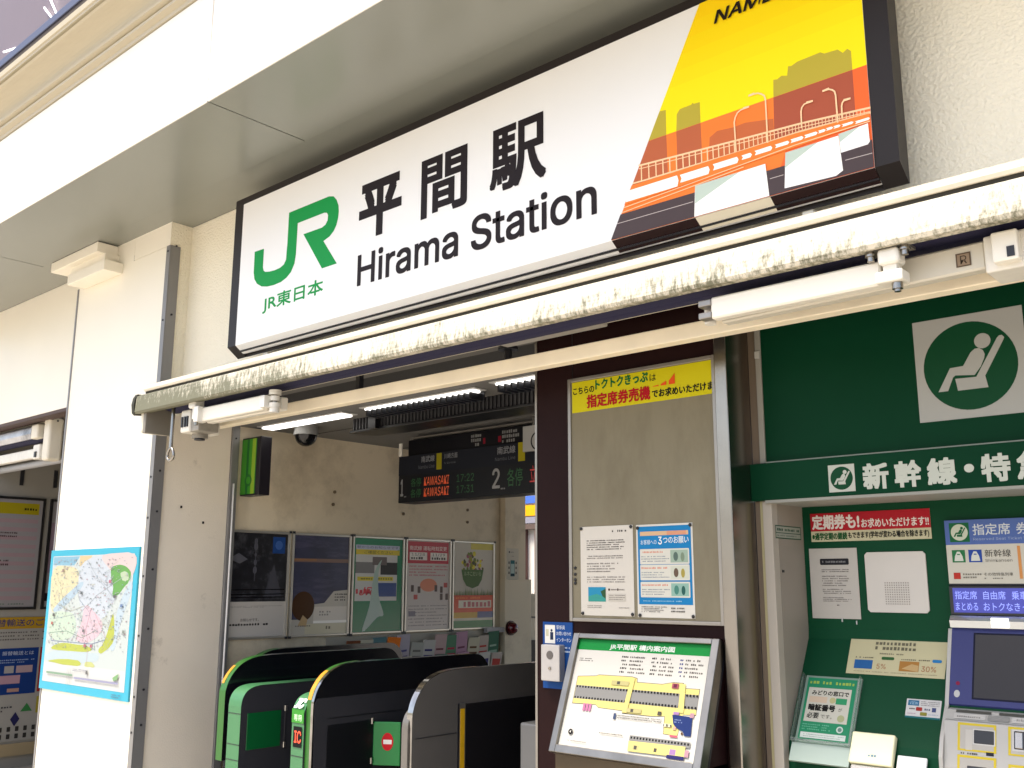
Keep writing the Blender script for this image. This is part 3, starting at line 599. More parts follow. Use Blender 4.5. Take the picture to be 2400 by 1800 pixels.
A.poly([(.541, .195), (.629, .193), (.634, .123), (.607, .122), (.597, .138), (.570, .147), (.552, .161)], '#263a78'); A.greek(.555, .165, .60, .182, 2, '#8fa0cc', .5, .005); A.rect(.545, .196, .57, .206, '#b48ac0'); A.rect(.618, .190, .635, .207, '#c79aa8')
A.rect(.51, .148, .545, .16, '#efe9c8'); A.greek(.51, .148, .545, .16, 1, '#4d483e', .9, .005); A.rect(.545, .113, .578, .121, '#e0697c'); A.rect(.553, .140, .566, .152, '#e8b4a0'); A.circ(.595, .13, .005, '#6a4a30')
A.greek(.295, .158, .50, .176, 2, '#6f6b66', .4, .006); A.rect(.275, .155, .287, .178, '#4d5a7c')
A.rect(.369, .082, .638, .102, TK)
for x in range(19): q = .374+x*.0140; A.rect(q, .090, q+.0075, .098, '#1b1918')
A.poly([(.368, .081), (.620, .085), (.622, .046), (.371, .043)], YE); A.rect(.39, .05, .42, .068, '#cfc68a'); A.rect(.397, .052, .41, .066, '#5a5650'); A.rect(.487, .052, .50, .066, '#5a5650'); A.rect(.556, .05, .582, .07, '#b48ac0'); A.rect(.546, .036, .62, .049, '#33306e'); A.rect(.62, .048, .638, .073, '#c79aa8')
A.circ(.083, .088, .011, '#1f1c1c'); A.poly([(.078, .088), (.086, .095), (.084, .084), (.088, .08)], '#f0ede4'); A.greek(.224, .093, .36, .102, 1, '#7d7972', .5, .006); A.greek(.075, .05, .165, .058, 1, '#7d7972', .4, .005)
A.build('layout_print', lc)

SHADE[0] = 0.70
# ------------------------------------------------------------------ ticket corner
tw = thing('ticket_wall', 'dark green ticket corner wall with a white seat pictogram and alcove', 'wall', (-.1, .6, 0))
b = MB(); b.box(-1.849, 1.6, .40, .45, 2.03, 2.86, GREENP); b.box(-1.849, 1.6, .398, .40, 2.027, 2.036, ink('#b9bdae')); b.build('upper_panel', tw)
b = MB(); b.box(-1.873, -1.849, .392, .45, 2.03, 2.86, ink('#a9a69c'), .002); b.box(-1.908, -1.873, .40, .45, 2.03, 2.86, mat('taupe_strip', '#6a5c4c', .5)); b.box(-1.872, -1.850, .384, .392, 2.46, 2.49, ink('#c9c8c0'), .002)
b.box(-1.885, -1.872, .398, .45, 0, 1.88, mat('olive_strip', '#a39a72', .5)); b.box(-1.872, -1.833, .392, .44, 0, 1.88, ink('#c4bcae'), .002); b.box(-1.908, -1.885, .402, .45, 0, 1.88, mat('taupe_strip', '#6a5c4c', .5)); b.build('frame', tw)
b = MB(); b.box(-1.908, 1.6, .372, .40, 1.881, 2.028, GREENP, .002); b.box(-1.85, 1.6, .374, .66, 1.870, 1.881, ink('#a8a89f')); b.build('band', tw)
JB = mat('jamb_taupe', (.27, .24, .20), .5, var=.06, vscale=4)
b = MB(); b.box(-1.845, -1.833, .44, .72, 0, 1.872, JB); b.box(-1.833, -1.828, .456, .466, 1.603, 1.612, BLACK); b.build('jamb', tw)
A = Art((-1.833, .414, 1.735), HY, FZ, .222, .052); A.rect(0, 0, .222, .052, '#2e5a45'); A.rect(.005, .024, .217, .048, '#aeb3a6'); A.rect(.005, .004, .217, .021, '#aeb3a6'); A.greek(.015, .027, .205, .045, 1, '#2e5a45', .6, .011); A.greek(.015, .007, .205, .018, 1, '#6f7f74', .5, .007); A.build('label_print', tw)
b = MB(); b.prism([(.66, 1.872), (.66, 1.385), (.655, 1.345), (.45, .995), (.44, .97), (.43, .90), (.43, 0), (.75, 0), (.75, 1.872)], -1.833, 1.6, GREENC, 'X'); b.build('console', tw)
A = Art((-1.849, .40, 1.88), FX, FZ, 2.6, .8); PW = '#b8b9b4'; PG = '#0d4a2c'
def pictogram(A, x, z, s, bgc, fgc, inv=False):
    """seat symbol in a square of side s with lower-left corner x,z"""
    f = lambda pts: [(x+(px-.612)/.378*s, z+(pz-.248)/.366*s) for px, pz in pts]
    A.poly(f([(.612, .248), (.99, .248), (.99, .614), (.612, .614)]), bgc)
    A.circ(x+s*.5, z+s*.5, s*.425, fgc, n=48); bgc = bgc if not inv else inv
    A.circ(x+(.851-.612)/.378*s, z+(.511-.248)/.366*s, s*.073, bgc)
    A.poly(f([(.686, .350), (.733, .430), (.779, .432), (.808, .476), (.823, .487), (.838, .487), (.850, .478), (.855, .463), (.852, .45), (.838, .422), (.815, .395), (.75, .402), (.741, .396), (.720, .350)]), bgc)
    A.poly(f([(.748, .390), (.82, .388), (.900, .514), (.908, .521), (.917, .521), (.924, .512), (.920, .503), (.850, .388), (.857, .347), (.754, .347)]), bgc)
pictogram(A, .612, .248, .372, PW, PG); A.build('pictogram', tw)
A = Art((-1.849, .372, 1.88), FX, FZ, 2.6, .15); pictogram(A, .267, .016, .102, '#ccd0c4', PG)
TW = '#d3d8cb'
for s_, x0, x1 in (('新', .399, .495), ('幹', .516, .612), ('線', .632, .732), ('・', .757, .79), ('特', .812, .906), ('急', .925, 1.02)):
    A.text(s_, x0, .018 if s_ != '・' else .055, x1, .114 if s_ != '・' else .085, TW, .05 if s_ != '・' else .0)
A.build('band_print', tw)
# things stuck on the console
t, A = sheet('banner', 'red and cream ticket banner with Japanese writing on the green ticket console', 'banner', -1.797, 1.727, -1.317, 1.841, .658, '#d8d2ae')
A.rect(0, .042, .48, .114, '#bd2230'); A.text('定期券も!', .006, .048, .205, .108, '#f8f0ea', .05); A.text('お求めいただけます!!', .212, .05, .474, .086, '#f8f0ea', .03); A.text('※通学定期の継続', .004, .006, .152, .036, '#1c5b2f', .04); A.text('もできます(学年が変わる場合を除きます)', .156, .006, .472, .036, '#15150f', .03); A.build('print', t)
t, A = sheet('notice_sheet', 'white printed notice under the red banner on the green console', 'notice', -1.811, 1.424, -1.611, 1.70, .658, '#cdc8be')
A.rrect(.045, .21, .165, .235, .005, '#2a2a2e'); A.greek(.055, .216, .155, .229, 1, '#8a8a8a', .6, .006); A.greek(.05, .18, .16, .195, 2, '#6f6b66', .5, .004); A.greek(.05, .125, .165, .17, 5, '#8a857f', .5, .004); A.greek(.05, .095, .165, .118, 3, '#8a857f', .5, .004); A.greek(.05, .065, .165, .085, 3, '#8a857f', .5, .004); A.greek(.10, .05, .112, .056, 1, '#55504c', .7, .005); A.build('print', t)
gp = thing('blank_plate', 'blank grey speaker plate with a fine grid of holes on the green console', 'plate', (-1.46, .658, 1.45))
b = MB(); b.prism([(-1.58+.01, 1.452), (-1.346-.01, 1.452), (-1.346, 1.462), (-1.346, 1.671), (-1.356, 1.681), (-1.57, 1.681), (-1.58, 1.671), (-1.58, 1.462)], .654, .66, mat('plate_grey', (.52, .49, .44), .5, var=.03), 'Y'); b.build('plate', gp)
A = Art((-1.51, .654, 1.48), FX, FZ, .096, .09)
for i in range(11):
    for j in range(10): A.rect(.002+i*.0088, .002+j*.0088, .0065+i*.0088, .0065+j*.0088, '#a09a90'); A.k = 1
A.build('hole_grid', gp)
cv_ = Vector((0, .205, .35)).normalized(); CO = Vector((-1.833, .45, .995))
def slope(name, label, cat, x0, a0, x1, a1, col, th=.0015, off=-.001):
    """sheet lying on the sloping console; a measured along the slope from z=0.98"""
    a0 -= .018; a1 -= .018
    n = Vector(FX).cross(cv_); m = Matrix((Vector(FX), cv_, n)).transposed().to_4x4(); m.translation = CO
    t = thing(name, label, cat, CO+Vector(((x0+x1)/2, 0, 0))+cv_*a0)
    b = MB(); b.box(x0, x1, a0, a1, off, th, ink(col), 0, 2, m); b.build('sheet', t)
    return t, Art(CO+Vector((x0, 0, 0))+cv_*a0+n*th, FX, cv_, x1-x0, a1-a0, lift=0.0008, step=0.00004), m, n
t, A, m_, n_ = slope('notice_card', 'aged cream card advert with two small card pictures on the green console', 'notice', .178, .283, .545, .430, '#d9d1a6')
t2, A2, _, _ = t, A, 0, 0
A.greek(.10, .10, .25, .14, 2, '#77725c', .7, .012); A.greek(.12, .082, .22, .092, 1, '#8d876c', .6, .006); A.rect(.028, .022, .098, .058, '#2f6aa8'); A.rrect(.13, .062, .178, .074, .005, '#3c6b3c'); A.greek(.03, .063, .125, .074, 1, '#77725c', .5, .006); A.text('5%', .115, .024, .15, .045, '#b06a42', .005); A.rect(.20, .02, .272, .06, '#b98442'); A.poly([(.21, .03), (.245, .05), (.27, .045), (.27, .02)], '#d4b27a'); A.rrect(.318, .060, .352, .072, .005, '#2f86c4'); A.greek(.205, .062, .31, .072, 1, '#77725c', .5, .006); A.text('30%', .282, .022, .335, .044, '#b06a42', .005); A.greek(.03, .008, .34, .014, 1, '#a39c80', .5, .005); A.build('print', t)
t, A, m_, n_ = slope('leaflet_holder', 'clear plastic holder with a green and white leaflet on the sloping green console', 'leaflet holder', .025, -.008, .247, .262, '#8fa596', .004)
AC = mat('clear_acrylic', (.85, .9, .87), .05, trans=.9, alpha=.45)
b = MB(); b.box(.02, .25, -.028, -.02, 0, .03, AC, 0, 2, m_); b.box(.018, .022, -.028, .243, 0, .028, AC, 0, 2, m_); b.box(.246, .25, -.028, .243, 0, .028, AC, 0, 2, m_); b.box(.02, .25, -.03, -.1, 0, .012, mat('frosted_lip', (.30, .38, .33), .4), 0, 2, m_); b.build('pocket', t)
GN = '#2a9468'; A.rect(.01, .012, .206, .262, GN); A.greek(.02, .235, .19, .252, 1, '#a8c85a', .7, .011); A.rect(.02, .085, .19, .222, '#d9d7c6')
A.text('みどりの窓口で', .035, .192, .182, .212, '#12120e', .05); A.rect(.028, .162, .10, .186, '#e0c9ae'); A.circ(.122, .174, .012, '#c9c48e'); A.rect(.135, .160, .178, .184, '#38a06c'); A.text('暗証番号', .03, .128, .138, .156, '#12120e', .07); A.text('が', .15, .132, .165, .147, '#1e1e1a', .01); A.text('必要', .03, .098, .078, .122, '#1e1e1a', .03); A.text('です。', .085, .10, .13, .116, '#1e1e1a', .01); A.circ(.165, .105, .014, '#b9bd8e')
A.greek(.02, .05, .14, .078, 3, '#6fc09a', .5, .006); A.circ(.168, .062, .013, '#cfe3d6'); A.circ(.168, .062, .008, '#6f8f86'); A.rect(.018, .02, .195, .042, '#dfe9e0'); A.greek(.03, .023, .185, .038, 2, '#93a89c', .4, .005); A.build('leaflet_print', t)
t, A, m_, n_ = slope('card_sticker', 'small white sticker with coloured card logos on the green console', 'sticker', .422, .128, .544, .199, '#dcdad6')
A.rect(0, -.001, .122, .006, '#1d6b70'); A.rect(.006, .046, .045, .066, '#2c6f95'); A.text('VIEW', .011, .05, .041, .061, '#bcd5e2', .01); A.greek(.052, .046, .116, .066, 3, '#8d8a86', .5, .004); A.greek(.012, .030, .030, .038, 1, '#6a6a60', .7, .006); A.rrect(.036, .027, .058, .041, .003, '#a8302a'); A.greek(.066, .029, .084, .039, 1, '#5d6078', .8, .006); A.rect(.092, .026, .106, .042, '#46507c'); A.rrect(.052, .010, .076, .023, .003, '#8f8a3a'); A.greek(.008, .012, .045, .02, 1, '#c4a5b4', .5, .005); A.greek(.082, .012, .116, .02, 1, '#a8b4c4', .5, .005); A.build('print', t)
m_ = Matrix((Vector(FX), cv_, Vector(FX).cross(cv_))).transposed().to_4x4(); m_.translation = CO
t = thing('cream_box', 'pale yellow plastic tray lid on the lower part of the green console', 'box', CO+Vector((.33, 0, 0)))
b = MB(); b.box(.252, .408, -.085, .030, 0, .028, mat('cream_plastic', (.80, .77, .50), .35), .006, 3, m_); b.build('lid', t)
b = MB(); b.box(.262, .40, -.2, -.09, 0, .024, mat('grey_plastic', (.42, .40, .37), .45), .005, 2, m_); b.build('body', t)
A = Art(CO+Vector((.252, 0, 0))+cv_*-.085+Vector(FX).cross(cv_)*.028, FX, cv_, .15, .1); A.greek(.07, .025, .105, .036, 1, '#7fa4b4', .8, .009); A.build('lid_print', t)
t = thing('white_tray', 'white receipt tray beside the pale yellow lid on the console', 'tray', CO+Vector((.46, 0, 0)))
b = MB(); b.box(.418, .52, -.2, -.034, 0, .012, mat('tray_white', (.66, .68, .66), .35), .004, 2, m_); b.build('tray', t)
for (x, z, n_) in ((-1.69, 1.412, 'scrap of clear tape under the middle of the white notice on the green console'), (-1.632, 1.404, 'scrap of clear tape under the right corner of the white notice on the green console')):
    b = MB(); b.box(x, x+.004, .655, .66, z, z+.014, ink('#cfd4d0')); tag(b.build('tape_scrap'), n_, 'tape')
# ---- ticket machine
tm = thing('ticket_machine', 'purple and grey reserved seat ticket machine in the green console', 'ticket machine', (-.8, .55, 0))
XM = -1.262; X2 = -.35
PUR = mat('purple_plastic', (.030, .036, .135), .35, var=.04, spec=.2); LG = mat('machine_grey', (.36, .35, .32), .4, var=.03)
b = MB(); b.prism([(.64, 1.79), (.64, 1.557), (.632, 1.55), (.632, 1.45), (.64, 1.447), (.7, 1.447), (.7, 1.79)], XM, X2, DARK, 'X'); b.build('head', tm)
b = MB(); b.prism([(.66, 1.447), (.625, 1.447), (.605, 1.43), (.612, 1.405), (.66, 1.405)], XM, X2, mat('silver_strip', (.55, .58, .60), .12, .7), 'X', smooth=False); b.build('silver_strip', tm)
b = MB(); b.box(-1.118, -1.06, .598, .606, 1.408, 1.442, mat('lamp_cover', (.9, .87, .78), .2, emit=.5), .002); b.build('lamp_cover', tm)
b = MB(); b.prism([(.66, 1.405), (.63, 1.405), (.53, 1.147), (.54, 1.135), (.66, 1.135)], XM, X2, PUR, 'X'); b.build('bezel', tm)
b = MB(); b.prism([(.54, 1.135), (.515, 1.13), (.492, 1.10), (.475, 1.097), (.43, .95), (.43, 0), (.70, 0), (.70, 1.135)], XM, X2, LG, 'X'); b.build('console', tm)
b = MB(); b.prism([(.66, 1.40), (.628, 1.40), (.525, 1.14), (.49, 1.095), (.45, 1.04), (.424, .98), (.42, .9), (.42, .0), (.5, 0), (.5, 1.0), (.56, 1.1), (.66, 1.36)], XM-.013, XM, LG, 'X'); b.build('side_cheek', tm)
A = Art((XM, .64, 1.557), FX, FZ, .9, .24); z0 = 1.557; fx = lambda x: x-XM
A.rect(0, .004, .9, .234, '#d8d4c4'); A.rect(0, .144, .9, .234, '#5b74b4')
pictogram(A, fx(-1.246), 1.711-z0, .07, '#1f6a40', '#d6dcc6', '#1f6a40')
A.text('指定席', fx(-1.164), 1.734-z0, fx(-1.036), 1.775-z0, '#e2e8ea', .014); A.text('券売機', fx(-1.016), 1.734-z0, fx(-.888), 1.775-z0, '#e2e8ea', .014); A.text('Reserved Seat Ticket Vending Machine', fx(-1.164), 1.713-z0, fx(-.86), 1.725-z0, '#a9bada', .0)
for x0, c in ((-1.243, '#2f7a4a'), (-1.185, '#2f50a4')):
    A.rect(fx(x0), 1.637-z0, fx(x0)+.046, 1.682-z0, c); A.poly([(fx(x0)+.007, 1.642-z0), (fx(x0)+.039, 1.642-z0), (fx(x0)+.036, 1.66-z0), (fx(x0)+.028, 1.676-z0), (fx(x0)+.018, 1.676-z0), (fx(x0)+.010, 1.66-z0)], '#dfe2d4'); A.rect(fx(x0)+.018, 1.664-z0, fx(x0)+.028, 1.668-z0, c)
A.text('新幹線', fx(-1.129), 1.655-z0, fx(-1.041), 1.682-z0, '#4a4842', .004); A.text('Shinkansen', fx(-1.129), 1.638-z0, fx(-1.038), 1.648-z0, '#77756c')
A.rect(fx(-1.243), 1.577-z0, fx(-1.219), 1.60-z0, '#c23a30'); A.greek(fx(-1.21), 1.578-z0, fx(-1.145), 1.60-z0, 2, '#8a867a', .6, .007); A.text('その他特急列車', fx(-1.138), 1.588-z0, fx(-1.04), 1.60-z0, '#5a5850', .004); A.greek(fx(-1.137), 1.575-z0, fx(-1.07), 1.584-z0, 1, '#8a867a', .5, .006)
A.rect(fx(-1.019), 1.578-z0, fx(-1.009), 1.693-z0, '#e09a58'); A.greek(fx(-.99), 1.58-z0, fx(-.8), 1.69-z0, 5, '#6f8fb4', .6, .012); A.build('sign_print', tm)
LED = mat('blue_display', (.03, .035, .22), .3, emit=.35); LT = mat('display_text', (.2, .24, .70), .3, emit=.4)
A = Art((XM, .632, 1.45), FX, FZ, .9, .1); A.rect(.012, .008, .88, .095, '#0', LED)
A.text('指定席', .019, .055, .096, .085, '#0', .006, mt=LT); A.text('自由席', .117, .055, .192, .085, '#0', .006, mt=LT); A.text('乗車券', .212, .055, .29, .085, '#0', .006, mt=LT); A.text('まとめる', .019, .016, .096, .044, '#0', .004, mt=LT); A.text('おトクなきっぷ', .115, .016, .29, .044, '#0', .006, mt=LT); A.build('display', tm)
MV_ = Vector((0, .10, .258)).normalized()
A = Art((XM, .53, 1.147), FX, MV_, .9, .27); SCR = mat('dark_screen', '#1d1c1e', .15, spec=.25); A.rect(.076, .020, .62, .258, '#12142c'); A.rect(.082, .026, .615, .252, '#0', SCR); A.circ(.028, .073, .007, '#8a1f46'); A.circ(.026, .036, .010, '#c9cbc8', .013); A.build('screen', tm)
A = Art((XM, .494, 1.102), FX, (0, .023, .030), .9, .06, lift=.003); A.rect(.03, .024, .145, .034, '#55554f'); A.rect(.17, .024, .30, .034, '#55554f'); A.rect(.025, .0, .128, .020, '#cfccc4'); A.rect(.212, .0, .34, .020, '#d2cfc8'); A.greek(.035, .004, .115, .014, 1, '#8d8a84', .6, .006); A.text('お知らせ', .225, .006, .28, .016, '#5d5a55', .01); A.rrect(.135, .0, .205, .021, .005, '#9a9994'); A.build('label_strip', tm)
A = Art((XM, .43, .95), FX, (0, .045, .147), .9, .16, lift=.0008); YF = '#d8c23a'
def yframe(x0, x1, a0, a1):
    A.rect(x0, a0, x1, a1, YF); A.rect(x0+.008, a0+.006, x1-.008, a1-.008, '#bdb9b0')
yframe(.044, .168, .058, .150); yframe(.205, .42, .058, .150); yframe(.044, .168, -.03, .044); yframe(.205, .42, -.03, .030)
A.greek(.055, .046, .12, .055, 1, '#5d5a55', .7, .006); A.rect(.136, .049, .160, .060, '#2b2a33'); A.greek(.255, .034, .30, .046, 1, '#5d5a55', .7, .009); A.rect(.07, .062, .092, .128, '#c9c5bc'); A.build('panel_print', tm)
mm = Matrix((Vector(FX), Vector((0, .045, .147)).normalized(), Vector(FX).cross(Vector((0, .045, .147)).normalized()))).transposed().to_4x4(); mm.translation = Vector((XM, .43, .95))
b = MB(); b.box(.096, .162, .084, .130, -.01, .002, BLACK, .003, 2, mm); b.box(.092, .166, .080, .134, -.01, .0012, mat('slot_rim', (.42, .41, .38), .35), .002, 2, mm); b.build('card_slot', tm)
b = MB(); b.box(.222, .34, .078, .138, -.01, .002, BLACK, .003, 2, mm); b.box(.216, .346, .072, .144, -.01, .0012, MC['slot_rim'], .002, 2, mm); b.box(.226, .25, .082, .134, -.01, .004, STEEL, .002, 2, mm); b.build('note_slot', tm)
b = MB(); b.box(.075, .14, -.02, .012, -.01, .002, DARK, .003, 2, mm); b.build('coin_tray', tm)

# ------------------------------------------------------------------ things in the gate hall
def fluor(label, x0, x1, y, z, wd, louvre=False):
    t = thing('ceiling_light', label, 'ceiling light', ((x0+x1)/2, y, z), 'fluorescent lights of the gate hall')
    b = MB(); b.box(x0-.03, x1+.03, y-wd/2-.02, y+wd/2+.02, z, 2.592, mat('light_housing', (.5, .5, .48), .5), .003); b.build('housing', t)
    b = MB(); b.box(x0, x1, y-wd/2, y+wd/2, z-.012, z, GLOW, .004); b.build('tube', t)
    if louvre:
        b = MB(); q = x0+.02
        while q < x1: b.box(q, q+.012, y-wd/2-.004, y+wd/2+.03, z-.05, z-.013, DARK); q += .045
        b.box(x0, x1, y+wd/2+.03, y+wd/2+.036, z-.05, z, DARK); b.build('louvre', t)
    return t
fluor('bare white fluorescent strip nearest the pillar in the gate hall', -5.60, -4.76, .60, 2.585, .09)
fluor('louvred fluorescent strip over the ribbed bulkhead in the gate hall', -4.52, -3.62, .57, 2.585, .06, True)
fluor('louvred fluorescent strip cut off by the brown wall', -3.42, -2.95, .53, 2.585, .06, True)
b = MB(); RIB = mat('ribbed_metal', '#3a3a3c', .45, .3)
b.box(-4.9, -2.93, .775, .95, 2.515, 2.592, RIB)
q = -4.9
while q < -2.95: b.box(q, q+.012, .765, .775, 2.518, 2.59, RIB); q += .03
b.box(-4.92, -2.93, .755, .96, 2.498, 2.515, BLACK, .003); b.box(-4.70, -4.63, .72, .775, 2.50, 2.592, BLACK)
bk = b.build('ribbed_bulkhead'); tag(bk, 'dark ribbed shutter bulkhead across the ceiling of the gate hall', 'bulkhead')
t = thing('tube_light', 'unlit pale tube light above the awning tube near the brown wall', 'light', (-2.7, .1, 2.64))
b = MB(); b.box(-3.0, -2.42, .07, .13, 2.64, 2.74, mat('unlit_light', (.5, .48, .44), .4), .006); b.build('body', t)
t = thing('hanger_pipe', 'dark hanger pipe with a flange at the entrance ceiling', 'pipe', (-3.05, .2, 2.55))
b = MB(); b.cyl((-3.06, .2, 2.56), (-3.06, .2, 2.74), .018, DARK, 12); b.cyl((-3.06, .2, 2.65), (-3.06, .2, 2.665), .05, DARK, 16); b.build('pipe', t)
t = thing('hanger_pipe', 'thin dark hanger bar behind the left end of the awning tube', 'pipe', (-4.15, .2, 2.55))
b = MB(); b.box(-4.19, -4.16, .2, .23, 2.56, 2.74, DARK); b.build('bar', t)
t = thing('dome_camera', 'grey dome security camera on the gate hall ceiling', 'camera', (-5.37, .75, 2.46))
b = MB(); b.cyl((-5.37, .75, 2.592), (-5.37, .75, 2.53), .075, mat('camera_grey', (.22, .22, .21), .4), 24, .085); b.build('base', t)
b = MB(); b.ball((-5.37, .75, 2.53), .075, mat('smoked_dome', '#101012', .1), half='down'); b.build('dome', t)
t = thing('exit_sign', 'green lit hanging sign seen nearly edge on inside the gate hall', 'sign', (-5.6, .55, 2.13))
b = MB(); b.box(-5.715, -5.50, .49, .575, 2.125, 2.51, mat('sign_box_dark', '#17131c', .4), .003); b.build('box', t)
GE = mat('lit_green', (.03, .16, .012), .4, emit=.10); G2 = mat('lit_dark_green', (.01, .08, .015), .4, emit=.08); G3 = mat('lit_yellow_green', (.16, .26, .015), .4, emit=.10)
A = Art((-5.715, .49, 2.135), FX, FZ, .17, .365); A.rect(0, 0, .172, .365, '#0', GE); A.rect(.06, 0, .085, .365, '#0', G2); A.rect(.12, 0, .16, .365, '#0', G3); A.rect(.165, 0, .172, .365, '#0', G2); A.circ(.09, .09, .04, '#0', mt=G2); A.circ(.09, .09, .025, '#0', mt=GE); A.build('face', t)
# departure board
db = thing('departure_board', 'dark hanging train departure board with track numbers 1 and 2', 'departure board', (-4.4, 1.5, 2.06))
b = MB(); b.box(-5.231, -3.6, 1.46, 1.62, 2.115, 2.441, mat('board_dark', (.006, .007, .010), .4, spec=.2), .004); b.build('lower_case', db)
b = MB(); b.box(-5.16, -3.6, 1.48, 1.62, 2.443, 2.555, mat('board_dark2', (.004, .004, .006), .35, spec=.2), .004); b.build('upper_case', db)
b = MB(); b.box(-5.10, -3.6, 1.455, 1.50, 2.557, 2.567, ALU); b.build('top_rail', db)
b = MB(); b.box(-5.225, -5.195, 1.45, 1.46, 2.445, 2.535, OFFW); b.build('end_tag', db)
for x in (-5.19, -4.0): b = MB(); b.cyl((x, 1.55, 2.44), (x, 1.55, 2.592), .018, ALU, 10); b.build('hanger', db)
A = Art((-5.231, 1.46, 2.115), FX, FZ, 1.6, .33); WL = '#8f9196'
A.rect(.0, .192, 1.63, .326, '#23262f')
LO_ = mat('led_orange', (.5, .08, .025), .4, emit=.14); LGn = mat('led_green', (.008, .06, .015), .4, emit=.08); LR = mat('led_red', (.35, .025, .025), .4, emit=.12)
A.text('1', .024, .045, .052, .165, '#a4a4a4', .03); A.greek(.062, .035, .095, .048, 1, '#8a8a8a', .8, .012)
A.text('KAWASAKI', .262, .105, .508, .165, '#0', .0, .15, mt=LO_); A.text('KAWASAKI', .262, .030, .508, .090, '#0', .0, .15, mt=LO_)
A.text('各停', .13, .105, .235, .165, '#0', .0, mt=LGn); A.text('各停', .13, .03, .235, .09, '#0', .0, mt=LGn); A.text('17:22', .58, .11, .74, .16, '#0', mt=LGn); A.text('17:31', .58, .035, .74, .085, '#0', mt=LGn)
A.text('南武線', .232, .268, .364, .312, WL, .02); A.text('Nambu Line', .205, .225, .364, .25, '#6a6c72'); A.rect(.384, .208, .434, .32, '#a39a1c'); A.text('川崎方面', .458, .275, .585, .312, WL, .01); A.text('for Kawasaki', .458, .24, .57, .255, '#6a6c72')
A.text('2', .905, .045, .972, .175, '#a4a4a4', .03); A.greek(.98, .035, 1.02, .048, 1, '#8a8a8a', .8, .012); A.text('各停', 1.035, .05, 1.165, .165, '#0', mt=LGn); A.text('立川', 1.225, .06, 1.34, .17, '#0', .0, mt=LR)
A.text('南武線', .948, .262, 1.105, .312, WL, .02); A.text('Nambu Line', .93, .222, 1.105, .245, '#6a6c72'); A.rect(1.129, .205, 1.186, .325, '#b0a51e')
A.build('lettering', db)
A = Art((-5.16, 1.48, 2.443), FX, FZ, 1.5, .11)
for x0, x1 in ((.62, .72), (.90, 1.04)): A.greek(x0, .008, x1, .098, 3, '#8a8a88', .75, .016); A.rect(x1+.01 if x0 < .8 else x0-.035, .02, x1+.03 if x0 < .8 else x0-.008, .06, '#8a2030')
A.build('upper_lettering', db)
t = thing('hanging_sign', 'small white hanging sign with a black ring beside the departure board', 'sign', (-3.9, 1.4, 2.36))
b = MB(); b.box(-4.03, -3.75, 1.42, 1.44, 2.37, 2.53, ink('#b9b9b6')); b.build('panel', t)
A = Art((-4.03, 1.42, 2.37), FX, FZ, .28, .16); A.circ(.125, .06, .06, '#2a2a2c'); A.circ(.125, .06, .05, '#b9b9b6'); A.build('print', t)
b = MB(); b.cyl((-3.95, 1.43, 2.53), (-3.95, 1.43, 2.592), .008, ALU, 8); b.build('rod', t)

SHADE[0] = 1.15; GLOSS[0] = 1
# posters
FRM = mat('poster_frame', (.55, .52, .46), .3, .7, var=.06)
def poster(label, y0, y1, z0=1.2, z1=1.905):
    t = thing('poster', label, 'poster', (-5.71, (y0+y1)/2, z0), 'framed posters on the hall wall')
    f = .016; b = MB()
    b.box(-5.72, -5.70, y0, y0+f, z0, z1, FRM, .003); b.box(-5.72, -5.70, y1-f, y1, z0, z1, FRM, .003); b.box(-5.72, -5.70, y0+f, y1-f, z0, z0+f, FRM, .003); b.box(-5.72, -5.70, y0+f, y1-f, z1-f, z1, FRM, .003)
    for y in (y0+.004, y1-.004):
        for z in (z0, z1): b.box(-5.70, -5.695, y-.01, y+.01, z-.008, z+.008, DARK)
    b.build('frame', t)
    b = MB(); b.box(-5.72, -5.712, y0+f, y1-f, z0+f, z1-f, ink('#b9b3aa', .3)); b.build('sheet', t)
    return t, Art((-5.712, y0+f, z0+f), HY, FZ, y1-y0-2*f, z1-z0-2*f)
t, A = poster('framed poster with a dark grey tower picture, half hidden by the jamb', .40, .905)
DP = mat('dark_photo', '#1d1d22', .3, var=.5, vscale=14, dirt='#5c5c62', dscale=7, dlo=.52, dhi=.8)
A.rect(0, .225, A.w, A.h, '#0', DP); A.rect(A.w-.12, A.h-.13, A.w-.02, A.h-.02, '#26447c'); A.circ(A.w-.07, A.h-.075, .03, '#3c5c98')
for z, r in ((.62, .012), (.585, .016), (.53, .008), (.48, .012), (.43, .015)): A.circ(.22, z, r, '#55555c', r*1.6)
A.line([(.22, .64), (.22, .36)], .006, '#4d4d54'); A.poly([(.3, .26), (.34, .40), (.37, .47), (.40, .38), (.44, .26)], '#48484e'); A.poly([(.02, .5), (.09, .54), (.16, .5), (.1, .47)], '#5a5a60')
for z in (.25, .27, .30): A.line([(.0, z), (.46, z+.004)], .006, '#0e0e10')
A.text('お知らせです。', .13, .098, .27, .118, '#3a3836', .004); A.greek(.05, .07, .45, .088, 1, '#3a3836', .8, .018); A.greek(.05, .185, .45, .20, 2, '#77736d', .3, .01); A.build('print', t)
t, A = poster('framed poster of a dusky blue sky with a round brown head at the lower left', .925, 1.440)
SK = mat('dusk_photo', '#33344f', .3, var=.35, vscale=5, dirt='#5a5570', dscale=3, dlo=.5, dhi=.8, dstretch=(1, 1, 5))
A.rect(0, .0, A.w, A.h, '#0', SK); A.rect(0, .49, A.w, .515, '#7a6258'); A.rect(0, .50, .2, .512, '#8f6a4e'); A.poly([(0, 0), (A.w, 0), (A.w, .30), (.36, .29), (.28, .21), (.18, .20), (.10, .10), (0, .10)], '#b9b2a4')
